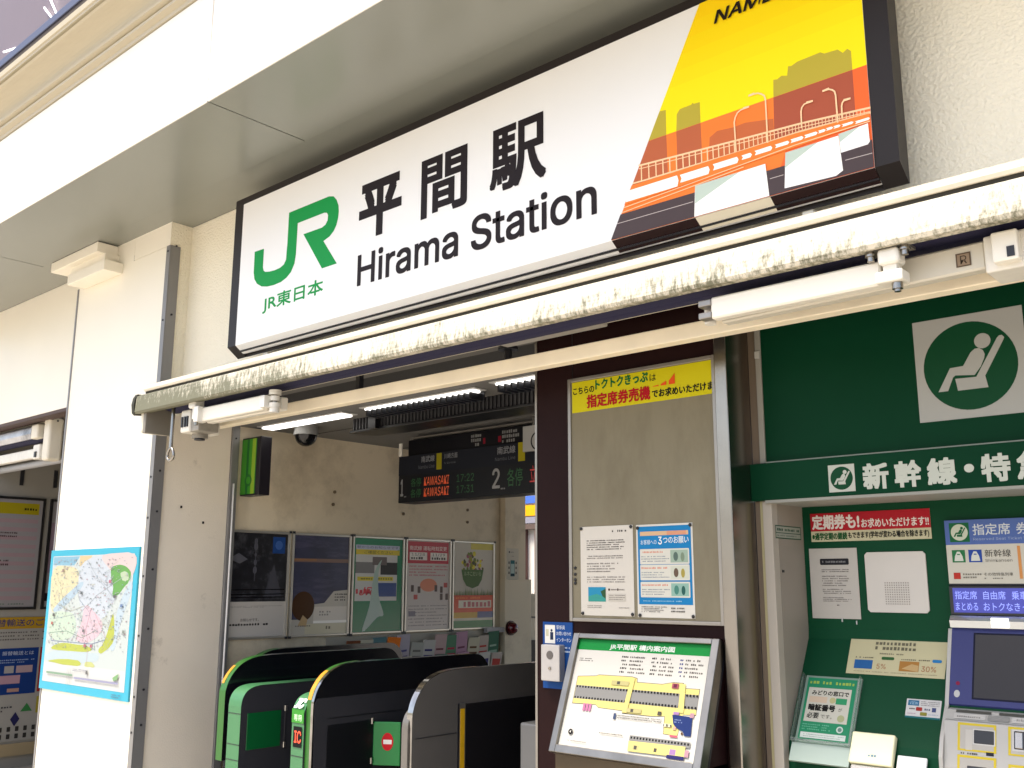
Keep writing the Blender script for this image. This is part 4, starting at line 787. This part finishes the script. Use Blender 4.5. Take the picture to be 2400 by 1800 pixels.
A.rect(.19, .085, A.w, .185, '#cfc7ba'); A.rect(.19, .072, A.w, .09, '#f0ece2'); A.rect(.12, 0, A.w, .07, '#c4bca0'); A.circ(.10, .19, .095, '#4b3423', .10); A.poly([(.06, .06), (.10, .13), (.14, .10), (.13, .05)], '#b59a72')
A.greek(.37, .22, .47, .28, 3, '#4d4a48', .5, .014); A.greek(.24, .12, .34, .16, 2, '#8a8278', .6, .018); A.greek(.04, .05, .20, .065, 1, '#7d766c', .7, .016); A.greek(.3, .03, .33, .055, 1, '#6a6450', .9, .02); A.build('print', t)
t, A = poster('framed green poster with white panels and yellow title bars', 1.455, 1.962)
A.rect(0, 0, A.w, A.h, '#1f7a54'); A.rect(.02, .22, A.w-.05, .60, '#c9c7c0'); A.rect(.02, .595, A.w-.03, .625, '#b4b9cc'); A.text('駅からのお知らせです', .03, .60, A.w-.04, .62, '#2f3a6c', .01); A.rect(.02, .555, A.w-.03, .592, '#cdb832'); A.text('ご確認ください', .10, .562, A.w-.10, .586, '#3c3420', .008)
A.rect(.02, .42, .20, .50, '#7d7a78'); A.rect(.26, .41, A.w-.05, .50, '#2b2a2c'); A.rect(.18, .48, .32, .54, '#6a5f5c'); A.rect(.04, .365, A.w-.09, .395, '#d3c23c'); A.greek(.05, .37, A.w-.1, .39, 1, '#77702c', .6, .02)
A.rect(.23, .25, .42, .35, '#2d4a86'); A.greek(.03, .27, .2, .31, 1, '#c23a44', .9, .03); A.text('JR', .06, .26, .19, .32, '#cf3844', .02, .2); A.blob([(.1, .0), (.16, .18), (.2, .42), (.27, .52), (.24, .42), (.25, .25), (.3, .12), (.24, .1)], '#a8bcb0'); A.build('print', t)  # the pale blob is plastic glare painted into the print
t, A = poster('framed white poster with a red heading and small red diagrams', 1.975, 2.468)
A.rect(0, 0, A.w, A.h, '#c9bfb8'); A.rect(0.01, .50, A.w-.01, A.h-.005, '#b83a48'); A.text('南武線 運転時刻変更', .03, .60, A.w-.03, .635, '#ead6d2', .012); A.rect(.03, .525, .215, .585, '#e4dcd4'); A.rect(.25, .525, .435, .585, '#e4dcd4'); A.text('11/28', .05, .556, .19, .58, '#4c3a38', .01); A.text('11/29', .27, .556, .41, .58, '#4c3a38', .01); A.greek(.045, .53, .20, .552, 1, '#4a3f3d', .9, .022); A.greek(.265, .53, .42, .552, 1, '#4a3f3d', .9, .022)
A.greek(.03, .40, .43, .49, 4, '#c07a7c', .5, .013); A.circ(.235, .335, .09, '#d98a6c', .05)
for x, z in ((.05, .31), (.12, .30), (.30, .31), (.36, .30), (.36, .245), (.42, .245)): A.rrect(x, z-.025, x+.03, z+.025, .005, '#5a4a46')
for x, z in ((.08, .245), (.40, .335)): A.rrect(x, z-.018, x+.04, z+.018, .004, '#b8504c')
A.greek(.03, .02, .43, .19, 7, '#8f8580', .35, .012); A.rect(.03, .1, .1, .14, '#6a6676'); A.build('print', t)
t, A = poster('framed poster of a flower basket above orange and green bands', 2.482, 2.978)
A.rect(0, 0, A.w, A.h, '#c4bcae'); A.rect(.2, A.h-.05, A.w, A.h, '#c9bb58')
random.seed(3)
for i in range(60):
    t_ = random.uniform(0, 2*math.pi); r_ = random.random()**.5; A.circ(.22+.13*r_*math.cos(t_), .50+.10*r_*math.sin(t_), random.uniform(.008, .02), random.choice(['#c2b030', '#8f8a2c', '#5f5a34', '#a05a68', '#4a4a30', '#d2c23c', '#6f7a34']), n=10)
A.poly([(.09, .46), (.35, .46), (.33, .38), (.29, .33), (.22, .31), (.15, .33), (.11, .38)], '#4f6b3c'); A.text('ルネこだいら', .12, .41, .32, .445, '#a9b88a', .01)
for i in range(26): x = .01+i*.0175; A.poly([(x, .25), (x+.006, .25+random.uniform(.03, .075)), (x+.012, .25)], random.choice(['#5f7a3c', '#4a6a38', '#7d8a44']))
A.rect(.0, .12, A.w, .255, '#cc5034'); A.rect(.06, .155, A.w-.02, .215, '#d9d0bc'); A.greek(.07, .16, A.w-.03, .21, 1, '#b8686a', .9, .04); A.greek(.03, .225, .42, .245, 1, '#e07a44', .8, .02); A.rect(0, .075, .28, .12, '#c49a34'); A.rect(.28, .075, A.w, .125, '#4c5a86'); A.rect(0, .055, A.w, .075, '#c9c4b0'); A.rect(0, 0, A.w, .055, '#2f7a48'); A.build('print', t)
random.seed(11)
GLOSS[0] = 0
# leaflet rack
rk = thing('leaflet_rack', 'long wire leaflet rack on the wall below the posters', 'leaflet rack', (-5.6, 2.2, .9))
b = MB(); b.box(-5.72, -5.71, 1.25, 3.02, .72, 1.19, mat('rack_back', (.42, .38, .3), .5)); b.build('back', rk)
b = MB()
for z in (1.0, .86): b.box(-5.66, -5.655, 1.25, 3.02, z, z+.012, ALU); b.box(-5.71, -5.655, 1.25, 3.02, z-.10, z-.095, ALU)
b.build('rail', rk)
cols = [('brown', '#7a4a30', '#c9b48f'), ('cream', '#c9c3ac', '#8f9a7c'), ('teal', '#5f8488', '#b9c9c4'), ('orange', '#f0802c', '#f8a050'), ('white and violet', '#b9b0b8', '#5d5886'), ('grey and white', '#b4b2a6', '#77746c'), ('navy and white', '#c4c0b8', '#3f3c70'), ('pale pink', '#c4a8a4', '#7c4a50'), ('green', '#5f8a6c', '#b43c50'), ('rose', '#b890a4', '#77485c'), ('beige with brown picture', '#c4bda4', '#6a4c34'), ('red and white', '#b8aca0', '#b0443c'), ('dark green', '#3f6a54', '#9ab4a0')]
for i, (nm, c1, c2) in enumerate(cols):
    y = 1.40+i*.124
    t = thing('leaflet', '%s leaflet, %s in the upper row of the wall rack' % (nm, ['first', 'second', 'third', 'fourth', 'fifth', 'sixth', 'seventh', 'eighth', 'ninth', 'tenth', 'eleventh', 'twelfth', 'thirteenth'][i]), 'leaflet', (-5.69, y+.055, .9), 'leaflets in the rack below the posters')
    b = MB(); m = Matrix.Translation((-5.70, y, .92)) @ Matrix.Rotation(R(random.uniform(-4, 4)), 4, 'X') @ Matrix.Rotation(R(8), 4, 'Y')
    b.box(0, .008, -.006, .118, 0, random.uniform(.21, .27), ink(c1, .3), 0, 2, m); b.box(.0081, .009, .008, .1, .03, .11, ink(c2, .3), 0, 2, m); b.box(.0081, .009, .012, .09, .14, .155, ink(c2, .3), 0, 2, m); b.build('stack', t)
    t = thing('leaflet', '%s leaflet, %s in the lower row of the wall rack' % (cols[(i*5+3) % 13][0], ['first', 'second', 'third', 'fourth', 'fifth', 'sixth', 'seventh', 'eighth', 'ninth', 'tenth', 'eleventh', 'twelfth', 'thirteenth'][i]), 'leaflet', (-5.66, y+.055, .78), 'leaflets in the rack below the posters')
    b = MB(); m = Matrix.Translation((-5.685, y, .80)) @ Matrix.Rotation(R(random.uniform(-4, 4)), 4, 'X') @ Matrix.Rotation(R(8), 4, 'Y')
    b.box(0, .008, -.006, .118, 0, random.uniform(.21, .24), ink(cols[(i*5+3) % 13][1], .3), 0, 2, m); b.box(.0081, .009, .008, .1, .10, .17, ink(cols[(i*5+3) % 13][2], .3), 0, 2, m); b.build('stack', t)
t = thing('phone_notice', 'small white notice with a phone picture on the narrow hall pillar', 'notice', (-5.66, 3.2, 1.5))
b = MB(); b.box(-5.665, -5.662, 3.085, 3.235, 1.56, 1.86, ink('#bdb6a6')); b.build('sheet', t)
A = Art((-5.662, 3.085, 1.56), HY, FZ, .15, .3); A.rect(0, .0, .15, .02, '#b5ae9e'); A.rect(.02, .015, .13, .04, '#2c6a4c'); A.rrect(.045, .065, .10, .20, .006, '#2e6468'); A.rect(.05, .09, .095, .17, '#a9bab4'); A.rect(.05, .07, .095, .085, '#24303c')
for i in range(3): A.rect(.02, .085+i*.042, .034, .105+i*.042, '#3c3a38'); A.rect(.11, .085+i*.042, .124, .105+i*.042, '#3c3a38')
A.circ(.03, .268, .008, '#3c3a38'); A.greek(.045, .26, .11, .275, 1, '#8a857c', .6, .009); A.greek(.06, .228, .1, .24, 1, '#8a857c', .6, .009); A.build('print', t)
t = thing('alarm_lamp', 'dark red round fire alarm lamp on the narrow hall pillar', 'lamp', (-5.64, 3.1, 1.2))
b = MB(); b.cyl((-5.665, 3.13, 1.20), (-5.645, 3.13, 1.20), .06, mat('lamp_base', '#3a1014', .4), 20); b.build('base', t)
b = MB(); b.ball((-5.645, 3.13, 1.20), .052, mat('red_lens', '#5c0d16', .25, coat=.5), (1.1, 1, 1), 20); b.build('lens', t)
b = MB(); b.box(-5.70, -5.665, 2.85, 3.07, 1.17, 1.21, mat('conduit_grey', (.4, .38, .38), .5)); b.build('conduit', t)

SHADE[0] = 0.9
# ------------------------------------------------------------------ ticket gates
GB = mat('gate_black', '#0e0f14', .22, coat=.4); GS = mat('gate_smoke', '#3a3a3e', .22, .2, var=.1); GG = mat('gate_green', (.045, .165, .065), .4, var=.05); GD = mat('gate_dark_green', (.02, .11, .012), .35)
CHR = mat('chrome', (.38, .37, .35), .14, 1.0, var=.3, vscale=14); OR = mat('gate_orange', '#d08a1c', .4, var=.15, vscale=30); FLP = mat('gate_flap', '#0b7a35', .35); BRZ = mat('gate_bronze', (.135, .125, .113), .2, .25, var=.1)
def smooth(p, n=4):
    o = []
    for k in range(len(p)-1):
        a, b, c, d = [Vector(p[min(max(k+q, 0), len(p)-1)]) for q in (-1, 0, 1, 2)]
        for t in [u/n for u in range(n)]: o.append(tuple(.5*((2*b)+(c-a)*t+(2*a-5*b+4*c-d)*t*t+(3*b-a-3*c+d)*t**3)))
    return o+[p[-1]]
HF = smooth([(.012, .60), (.012, .80), (.012, .945), (.018, .985), (.035, 1.028), (.065, 1.07), (.105, 1.105), (.155, 1.129), (.22, 1.144), (.32, 1.151), (.45, 1.152)])
HP = HF+smooth([(1.17, 1.152), (1.23, 1.142), (1.275, 1.11), (1.305, 1.06), (1.32, .95), (1.32, .6)])
NF = len(HF)
CF = [(.0, 0), (.0, .86)]+smooth([(.0, .90), (.006, .935), (.022, .965), (.048, .986), (.085, .998), (.13, 1.003)])
CP = CF+[(1.30, 1.003), (1.34, .99), (1.36, .95), (1.36, 0)]
def ribbon(b, prof, x0, x1, mt, lift=.002, i0=0, i1=None):
    """band following the outside of a profile"""
    p = prof[i0:i1]; vs = []; fs = []
    for k, (y, z) in enumerate(p):
        a = Vector(p[max(k-1, 0)]); c = Vector(p[min(k+1, len(p)-1)]); d = (c-a).normalized(); n = Vector((-d.y, d.x))
        q = Vector((y, z))+n*lift; vs += [(x0, q.x, q.y), (x1, q.x, q.y)]
    for k in range(len(p)-1): fs.append((2*k, 2*k+1, 2*k+3, 2*k+2))
    b.raw(vs, fs, mt)
def gate(label, xc0, xc1, xh0, xh1, side=None, noseg=True, arch='green', hy=0.0):
    t = thing('ticket_gate', label, 'ticket gate', ((xc0+xc1)/2, .65, 0), 'automatic ticket gates')
    S_ = side or GS
    b = MB(); b.prism([(y+hy, z) for y, z in CP], xc0, xc1, S_, 'X'); b.build('cabinet', t)
    b = MB(); b.prism([(y+hy, z) for y, z in HP], xh0, xh1, GB if not side else side, 'X'); b.build('hood', t)
    if noseg:
        b = MB(); c = [(y+hy, z) for y, z in CP]; ribbon(b, c[:len(CF)+1], xc0, xc1, GG, .003); 
        for z in (.86, .70, .62): b.box(xc0, xc1, hy-.005, hy-.003, z, z+.003, DARK)
        b.build('nose', t)
    b = MB(); h = [(y+hy, z) for y, z in HP]
    if arch == 'green':
        ribbon(b, h[:NF-6], xh0, xh1, GD, .003); ribbon(b, h[14:24], xh0, xh0+(xh1-xh0)*.4, OR, .005)
    else: ribbon(b, h[:NF], xh0, xh1, CHR, .003)
    b.build('arch_trim', t)
    return t
t = gate('black ticket gate farthest left against the poster wall', -5.62, -5.52, -5.50, -5.44, noseg=False, hy=.42)
t = gate('green fronted ticket gate beside the metal jamb', -4.94, -4.82, -5.06, -5.0)
b = MB(); b.box(-4.822, -4.817, .04, .26, .67, .862, mat('flap_glass', '#0a5a2c', .2), .002); b.build('flap', t)
b = MB(); b.cyl((-4.815, .285, .855), (-4.815, .285, .885), .009, CHR, 10); b.cyl((-4.815, .285, .66), (-4.815, .285, .69), .009, CHR, 10); b.cyl((-4.815, .285, .69), (-4.815, .285, .855), .004, DARK, 8); b.build('hinge', t)
t = gate('ticket gate with the white IC mark and a red lit IC display', -4.355, -4.255, -4.253, -4.2)
b = MB(); ribbon(b, HP[:NF-4], -4.253, -4.218, GD, .004); ribbon(b, HP[11:26], -4.25, -4.222, OR, .0055); ribbon(b, HP[:NF], -4.218, -4.199, CHR, .0045); b.build('arch_edge', t)
A = Art((-4.355, -.003, 0), FX, FZ, .1, 1, lift=.0035); A.rect(.0, .862, .1, .93, '#3f8a35'); A.text('専用', .018, .872, .082, .905, '#d8e4d0', .004); A.rect(.018, .745, .088, .845, '#0d0c0e')
A.text('IC', .027, .765, .084, .825, '#0', .03, mt=mat('led_ic', (.7, .06, .02), .4, emit=.25)); A.build('front_print', t)
A = Art((-4.35, -.004, .930), FX, (0, .045, .062), .1, .1, lift=.009); A.text('IC', .012, .0, .088, .056, '#f4f8f0', .08, .25); A.build('mark', t)
b = MB(); m = Matrix.Translation((-4.20, .41, .73)) @ Matrix.Rotation(R(-58), 4, 'Z'); b.box(-.006, .006, .0, .15, -.11, .11, FLP, .004, 2, m); b.build('flap', t)
b = MB(); b.prism([(.03, .3), (.014, .955), (.03, .985), (1.315, .985), (1.315, .3)], -4.2, -4.1975, GS, 'X'); b.box(-4.1975, -4.1965, .10, 1.3, .88, .884, BLACK); b.build('side_panel', t)
D = Art(m @ Vector((.006, .035, -.06)), m.to_3x3() @ Vector((0, 1, 0)), FZ, .09, .13, lift=.001)
D.circ(.045, .07, .032, '#c8202a', .045); D.rect(.022, .058, .068, .08, '#f0ece4'); D.build('stop_mark', t)
b = MB(); b.box(-4.1975, -4.196, .10, .40, .55, .85, mat('gate_recess', '#101216', .3)); b.cyl((-4.195, .395, .83), (-4.195, .395, .86), .009, CHR, 10); b.cyl((-4.195, .395, .63), (-4.195, .395, .66), .009, CHR, 10); b.build('hinge', t)
t = gate('smoked bronze ticket gate end panel with a yellow strip beside the brown wall', -3.56, -3.52, -3.535, -3.5, side=BRZ, noseg=False, arch='chrome', hy=.03)
b = MB(); b.box(-3.503, -3.497, .335, .345, .3, .99, DARK); b.box(-3.503, -3.496, .345, .385, .3, .99, ALU); b.box(-3.499, -3.494, .35, .378, .62, .965, mat('yellow_strip', '#d8a818', .4, var=.12, vscale=40)); b.box(-3.503, -3.498, .06, .335, .855, .858, DARK); b.build('side_strip', t)
b = MB(); b.box(-3.503, -3.497, .39, 1.0, .3, .985, mat('smoked_door', '#232224', .15, .3), .002); b.build('side_door', t)
b = MB(); b.box(-3.07, -2.95, .30, .5, .3, .945, mat('white_cabinet', (.10, .10, .10), .4), .008); tag(b.build('white_cabinet'), 'pale grey cabinet between the last gate and the brown wall', 'cabinet')

# ------------------------------------------------------------------ left entrance room
SHADE[0] = 0.55
LW = mat('left_room_wall', (.24, .225, .195), .55, var=.06)
lw = thing('left_room_wall', 'grey side wall of the left entrance that carries the timetables', 'wall', (-9.25, 1.2, 0))
b = MB(); b.box(-9.3, -9.2, .13, 3.3, 0, 2.85, LW); b.build('panelling', lw)
b = MB()
for y in (.46, .76, .84): b.box(-9.2, -9.185, y, y+.03, 2.42, 2.58, DARK)
b.build('rail_hook', lw)
b = MB(); b.box(-9.3, -6.9, 1.9, 2.0, 0, 2.85, LW); tag(b.build('back_wall'), 'grey back wall of the left entrance room', 'wall')
def wallframe(label, y0, y1, z0, z1, cat='timetable'):
    t = thing(cat, label, cat, (-9.19, (y0+y1)/2, z0), None)
    b = MB(); f = .022; b.box(-9.2, -9.18, y0, y0+f, z0, z1, BLACK); b.box(-9.2, -9.18, y1-f, y1, z0, z1, BLACK); b.box(-9.2, -9.18, y0+f, y1-f, z0, z0+f, BLACK); b.box(-9.2, -9.18, y0+f, y1-f, z1-f, z1, BLACK); b.build('frame', t)
    b = MB(); b.box(-9.2, -9.188, y0+f, y1-f, z0+f, z1-f, ink('#a9a4a4')); b.build('sheet', t)
    return t, Art((-9.188, y0+f, z0+f), HY, FZ, y1-y0-2*f, z1-z0-2*f)
t, A = wallframe('framed timetable with a yellow heading and pink stripes', -.15+.3, .705, 1.33, 2.315)
A.rect(0, A.h-.13, A.w-.03, A.h-.03, '#b8a81c'); A.greek(A.w-.16, A.h-.095, A.w-.06, A.h-.07, 1, '#3c3814', .8, .02)
for i in range(10): A.rect(0, .06+i*.075, A.w-.03, .06+i*.075+.034, '#b49a9e')
A.greek(0, .60, A.w-.2, .66, 2, '#5a4448', .5, .014); A.greek(0, .35, A.w-.26, .42, 2, '#5a4448', .5, .014); A.greek(.1, .02, A.w-.05, .035, 1, '#7a8a7a', .8, .02); A.build('print', t)
t, A = wallframe('second framed timetable half hidden by the pillar edge', .75, 1.25, 1.33, 2.315)
A.rect(0, .3, .05, .75, '#a08a98'); A.rect(.0, .05, .03, .12, '#2a2428'); A.build('print', t)
t = thing('guide_poster', 'large transfer guide poster with a yellow heading and a blue panel below the timetable', 'poster', (-9.19, .6, .15))
b = MB(); b.box(-9.2, -9.193, .13, 1.0, .22, 1.265, ink('#b4b0a8')); b.build('sheet', t)
A = Art((-9.193, .13, .22), HY, FZ, .87, 1.045); Z = lambda z: z-.22
A.rect(0, Z(1.165), .87, Z(1.265), '#c49a2c'); A.text('振替輸送のご案内', .18, Z(1.185), .82, Z(1.25), '#2c3a78', .014); A.greek(.0, Z(1.06), .87, Z(1.15), 3, '#6a6660', .4, .018)
A.rect(0, Z(.61), .64, Z(1.0), '#1c3f86'); A.text('振替輸送とは', .33, Z(.94), .60, Z(.975), '#c9d2e4', .008); A.greek(.2, Z(.87), .6, Z(.91), 2, '#9fb0d0', .5, .014); A.rect(.36, Z(.79), .44, Z(.85), '#b9b4b0'); A.rect(.46, Z(.79), .60, Z(.85), '#c4a8ac'); A.rect(.30, Z(.70), .50, Z(.77), '#c9a0ae'); A.rect(.40, Z(.63), .5, Z(.66), '#c49a8a')
A.rect(.655, Z(.62), .87, Z(1.0), '#b4302c'); A.line([(.68, Z(.92)), (.75, Z(.99))], .014, '#e4d8d0'); A.line([(.75, Z(.92)), (.68, Z(.99))], .014, '#e4d8d0'); A.rect(.68, Z(.79), .8, Z(.86), '#2c7a3c')
A.poly([(.45, Z(.40)), (.49, Z(.46)), (.53, Z(.40)), (.49, Z(.34))], '#2c2c5c'); A.poly([(.53, Z(.46)), (.58, Z(.53)), (.63, Z(.46))], '#3f8a4c'); A.rect(.66, Z(.44), .87, Z(.58), '#b8aa3c'); A.greek(.2, Z(.46), .45, Z(.52), 2, '#4a4a50', .5, .02)
for r in range(2):
    for q in range(9): A.rrect(.22+q*.07, Z(.30)-r*.06, .25+q*.07, Z(.34)-r*.06, .004, '#3a3836')
A.build('print', t)
b = MB(); b.box(-9.2, -9.17, .13, 1.2, .10, .20, mat('wood_rail', '#8a7a5c', .6)); tag(b.build('wall_rail'), 'beige wooden rail along the foot of the left entrance wall', 'rail')

SHADE[0] = 1.0
# ------------------------------------------------------------------ area map on the pillar
SHADE[0] = 0.47
mp = thing('area_map', 'area map with a light blue border on the front of the cream pillar', 'map', (-6.37, -.155, .865))
b = MB(); b.box(-6.976, -5.758, -.163, -.151, .866, 1.778, ink('#48b8d4', .35, .62)); b.build('board', mp)
A = Art((-6.976, -.163, .866), FX, FZ, 1.218, .912, lift=0.0008, step=0.00004)
mw, mh = 1.218, .912
q = lambda pts: [(x*mw, y*mh) for x, y in pts]
A.rect(.035*mw, .055*mh, .957*mw, .955*mh, '#f4f6f2'); A.rect(.04*mw, .19*mh, .95*mw, .95*mh, '#e2ecea')
A.poly(q([(.04, .95), (.04, .89), (.30, .885), (.36, .95)]), '#9fd0e8'); A.poly(q([(.36, .952), (.50, .952), (.47, .88), (.36, .88)]), '#f0dcae')
WASH[0] = .45
for pts, c in (([(.05, .86), (.30, .87), (.38, .80), (.36, .72), (.30, .66), (.18, .57), (.06, .575)], '#f4e890'),
               ([(.38, .88), (.60, .95), (.72, .90), (.80, .72), (.72, .55), (.55, .50), (.40, .62)], '#cfe2f4'),
               ([(.62, .95), (.955, .95), (.955, .82), (.80, .80), (.70, .86)], '#f6d0cc')): A.blob(q(pts), c, wob=.003)
WASH[0] = .1
A.blob(q([(.72, .86), (.84, .88), (.93, .83), (.92, .77), (.86, .72), (.82, .68), (.76, .67), (.76, .73)]), '#62b53e', wob=.003)
WASH[0] = .4
for pts, c in (([(.83, .83), (.90, .83), (.91, .78), (.85, .78)], '#b9dc9a'),
               ([(.10, .58), (.38, .76), (.42, .74), (.30, .64), (.16, .555)], '#a4d2ee'),
               ([(.93, .76), (.84, .62), (.80, .45), (.78, .33), (.83, .33), (.87, .5), (.955, .70), (.955, .76)], '#bcdff4'),
               ([(.06, .53), (.30, .55), (.38, .48), (.34, .38), (.10, .36)], '#c9ecc8'),
               ([(.47, .60), (.58, .56), (.68, .48), (.64, .40), (.52, .35), (.40, .37), (.44, .48)], '#f4c4d8')): A.blob(q(pts), c, wob=.003)
WASH[0] = .1
A.blob(q([(.78, .55), (.81, .45), (.80, .36), (.70, .29), (.66, .31), (.72, .38)]), '#c9d43c', wob=.003)
A.blob(q([(.12, .285), (.54, .29), (.54, .325), (.24, .335)]), '#c9d43c', wob=.003)
WASH[0] = .4
A.blob(q([(.08, .20), (.60, .22), (.66, .28), (.54, .285), (.14, .275)]), '#bfe0ec', wob=.003)
WASH[0] = .1
A.blob(q([(.10, .195), (.44, .185), (.44, .225), (.2, .22)]), '#c9d43c', wob=.003)
A.blob(q([(.53, .19), (.63, .195), (.6, .22), (.53, .22)]), '#d9e08a', wob=.003)
WASH[0] = .15
random.seed(5)
for pts, c in (([(.34, .74), (.40, .64), (.52, .56), (.60, .40), (.62, .30)], '#8aa0b4'), ([(.10, .50), (.24, .52), (.42, .55), (.60, .68), (.86, .80)], '#b4bec4'), ([(.08, .40), (.28, .42), (.46, .38), (.62, .44)], '#7da08a'), ([(.16, .72), (.22, .60), (.26, .52)], '#98a08c'), ([(.54, .58), (.50, .44), (.54, .34), (.54, .20)], '#d09ab0'), ([(.10, .345), (.40, .345), (.58, .345), (.72, .38)], '#7a8ab8'), ([(.45, .92), (.60, .78), (.78, .66)], '#c0ccd4'), ([(.58, .56), (.72, .40)], '#e0a8b8'), ([(.1, .62), (.3, .56), (.46, .60)], '#c8c8b0')): A.line(q(pts), .0032, c)
for i in range(520):
    x, y = random.uniform(.06, .93), random.uniform(.30, .93)
    wd = random.uniform(.004, .018); A.k = 60+i % 5
    A.rect(x*mw, y*mh, x*mw+wd*mw, y*mh+random.uniform(.003, .006), random.choice(['#aab0b8', '#9aa0a8', '#c8b0a8', '#9daab4', '#d0a8b0', '#90b0c8', '#8a9088', '#a8c0a8']))
for i in range(34):
    x, y = random.uniform(.08, .85), random.uniform(.34, .9); p_ = [(x, y)]
    for _ in range(3): x = min(max(x+random.uniform(-.07, .09), .06), .93); y = min(max(y+random.uniform(-.07, .06), .32), .93); p_.append((x, y))
    A.line(q(p_), .0018, random.choice(['#b8c0c8', '#c8b8b8', '#a8c4b0', '#c8c4a0', '#b0b8d0']))
for x, y, c in ((.17, .84, '#9a7a68'), (.41, .68, '#4a5a64'), (.78, .66, '#3a4048'), (.09, .46, '#c2584c'), (.10, .52, '#3a3a3e'), (.47, .42, '#5a5a5e'), (.50, .32, '#c0486a'), (.57, .32, '#c0486a'), (.72, .76, '#cc5a78'), (.86, .60, '#4a78b4'), (.90, .43, '#88948c')): A.rect(x*mw, y*mh, x*mw+.03, y*mh+.018, c)
A.rect(.09*mw, .115*mh, .40*mw, .128*mh, '#7fb08a'); A.rect(.42*mw, .10*mh, .90*mw, .113*mh, '#a8a8d0'); A.greek(.40*mw, .15*mh, .56*mw, .17*mh, 2, '#7a80a0', .5, .012)
for x in (.34, .36, .38): A.line(q([(x, .10), (x, .165)]), .003, '#b4b4b4'); A.line(q([(x, .06), (x, .095)]), .003, '#b4b4b4')
A.poly(q([(.84, .14), (.90, .17), (.89, .13), (.85, .12)]), '#7fc070'); A.rect(.55*mw, .14*mh, .57*mw, .165*mh, '#5a5a58'); A.greek(.84*mw, .012*mh, .95*mw, .04*mh, 2, '#1f6f98', .6, .012); A.build('print', mp)
random.seed(9); WASH[0] = 0.0

SHADE[0] = 1.0
# ------------------------------------------------------------------ beyond the platform
b = MB(); b.box(-16, 6, 3.42, 7.2, 3.2, 3.3, SLAB); b.box(-16, 6, 7.2, 7.25, 3.1, 3.32, SLAB); tag(b.build('added_platform_roof'), 'dark roof added behind the gate hall to block light', 'roof')  # roof added to hold sky light off the upper hall wall
sf = thing('far_shopfront', 'far building across the tracks with a blue and orange sign band', 'building', (-10.6, 9.0, 0))
b = MB(); b.box(-13, -7, 9.05, 10, 0, 5, mat('far_wall', (.75, .73, .70), .6)); b.build('wall', sf)
b = MB()
for z0, z1, c in ((2.86, 2.98, '#4a6cc0'), (2.66, 2.83, '#f0a818'), (2.54, 2.64, '#8a8a98')): b.box(-13, -7, 9.0, 9.05, z0, z1, ink(c))
b.box(-13, -7, 8.95, 9.05, 2.44, 2.52, mat('eave_brown', '#5a4a44', .6)); b.build('sign_band', sf)
for x in [-11.2+.28*i for i in range(9)]:
    b = MB(); b.box(x, x+.07, 8.96, 9.04, 1.4, 2.44, mat('mullion_brown', '#6a4a44', .6)); b.build('mullion', sf)
b = MB(); b.box(-13, -7, 6.2, 6.3, .0, 1.45, mat('far_fence', (.45, .42, .34), .6)); b.box(-13, -7, 6.19, 6.2, 1.16, 1.18, DARK); b.box(-13, -7, 6.15, 6.2, .3, .9, mat('far_dark', '#2c2a2a', .7)); tag(b.build('far_fence'), 'beige platform fence seen beside the narrow hall pillar', 'fence')
t = thing('pipe_bundle', 'brown pipes and cables on the platform fence', 'pipes', (-8.6, 6.1, 1.4))
b = MB()
for i in range(6): b.tube([(-8.9+.02*i, 6.12, 1.45+.06*i), (-8.7, 6.08, 1.62-.03*i), (-8.2, 6.1, 1.40-.04*i)], .018, mat('pipe_brown', '#5a4636', .6))
b.build('pipe', t)
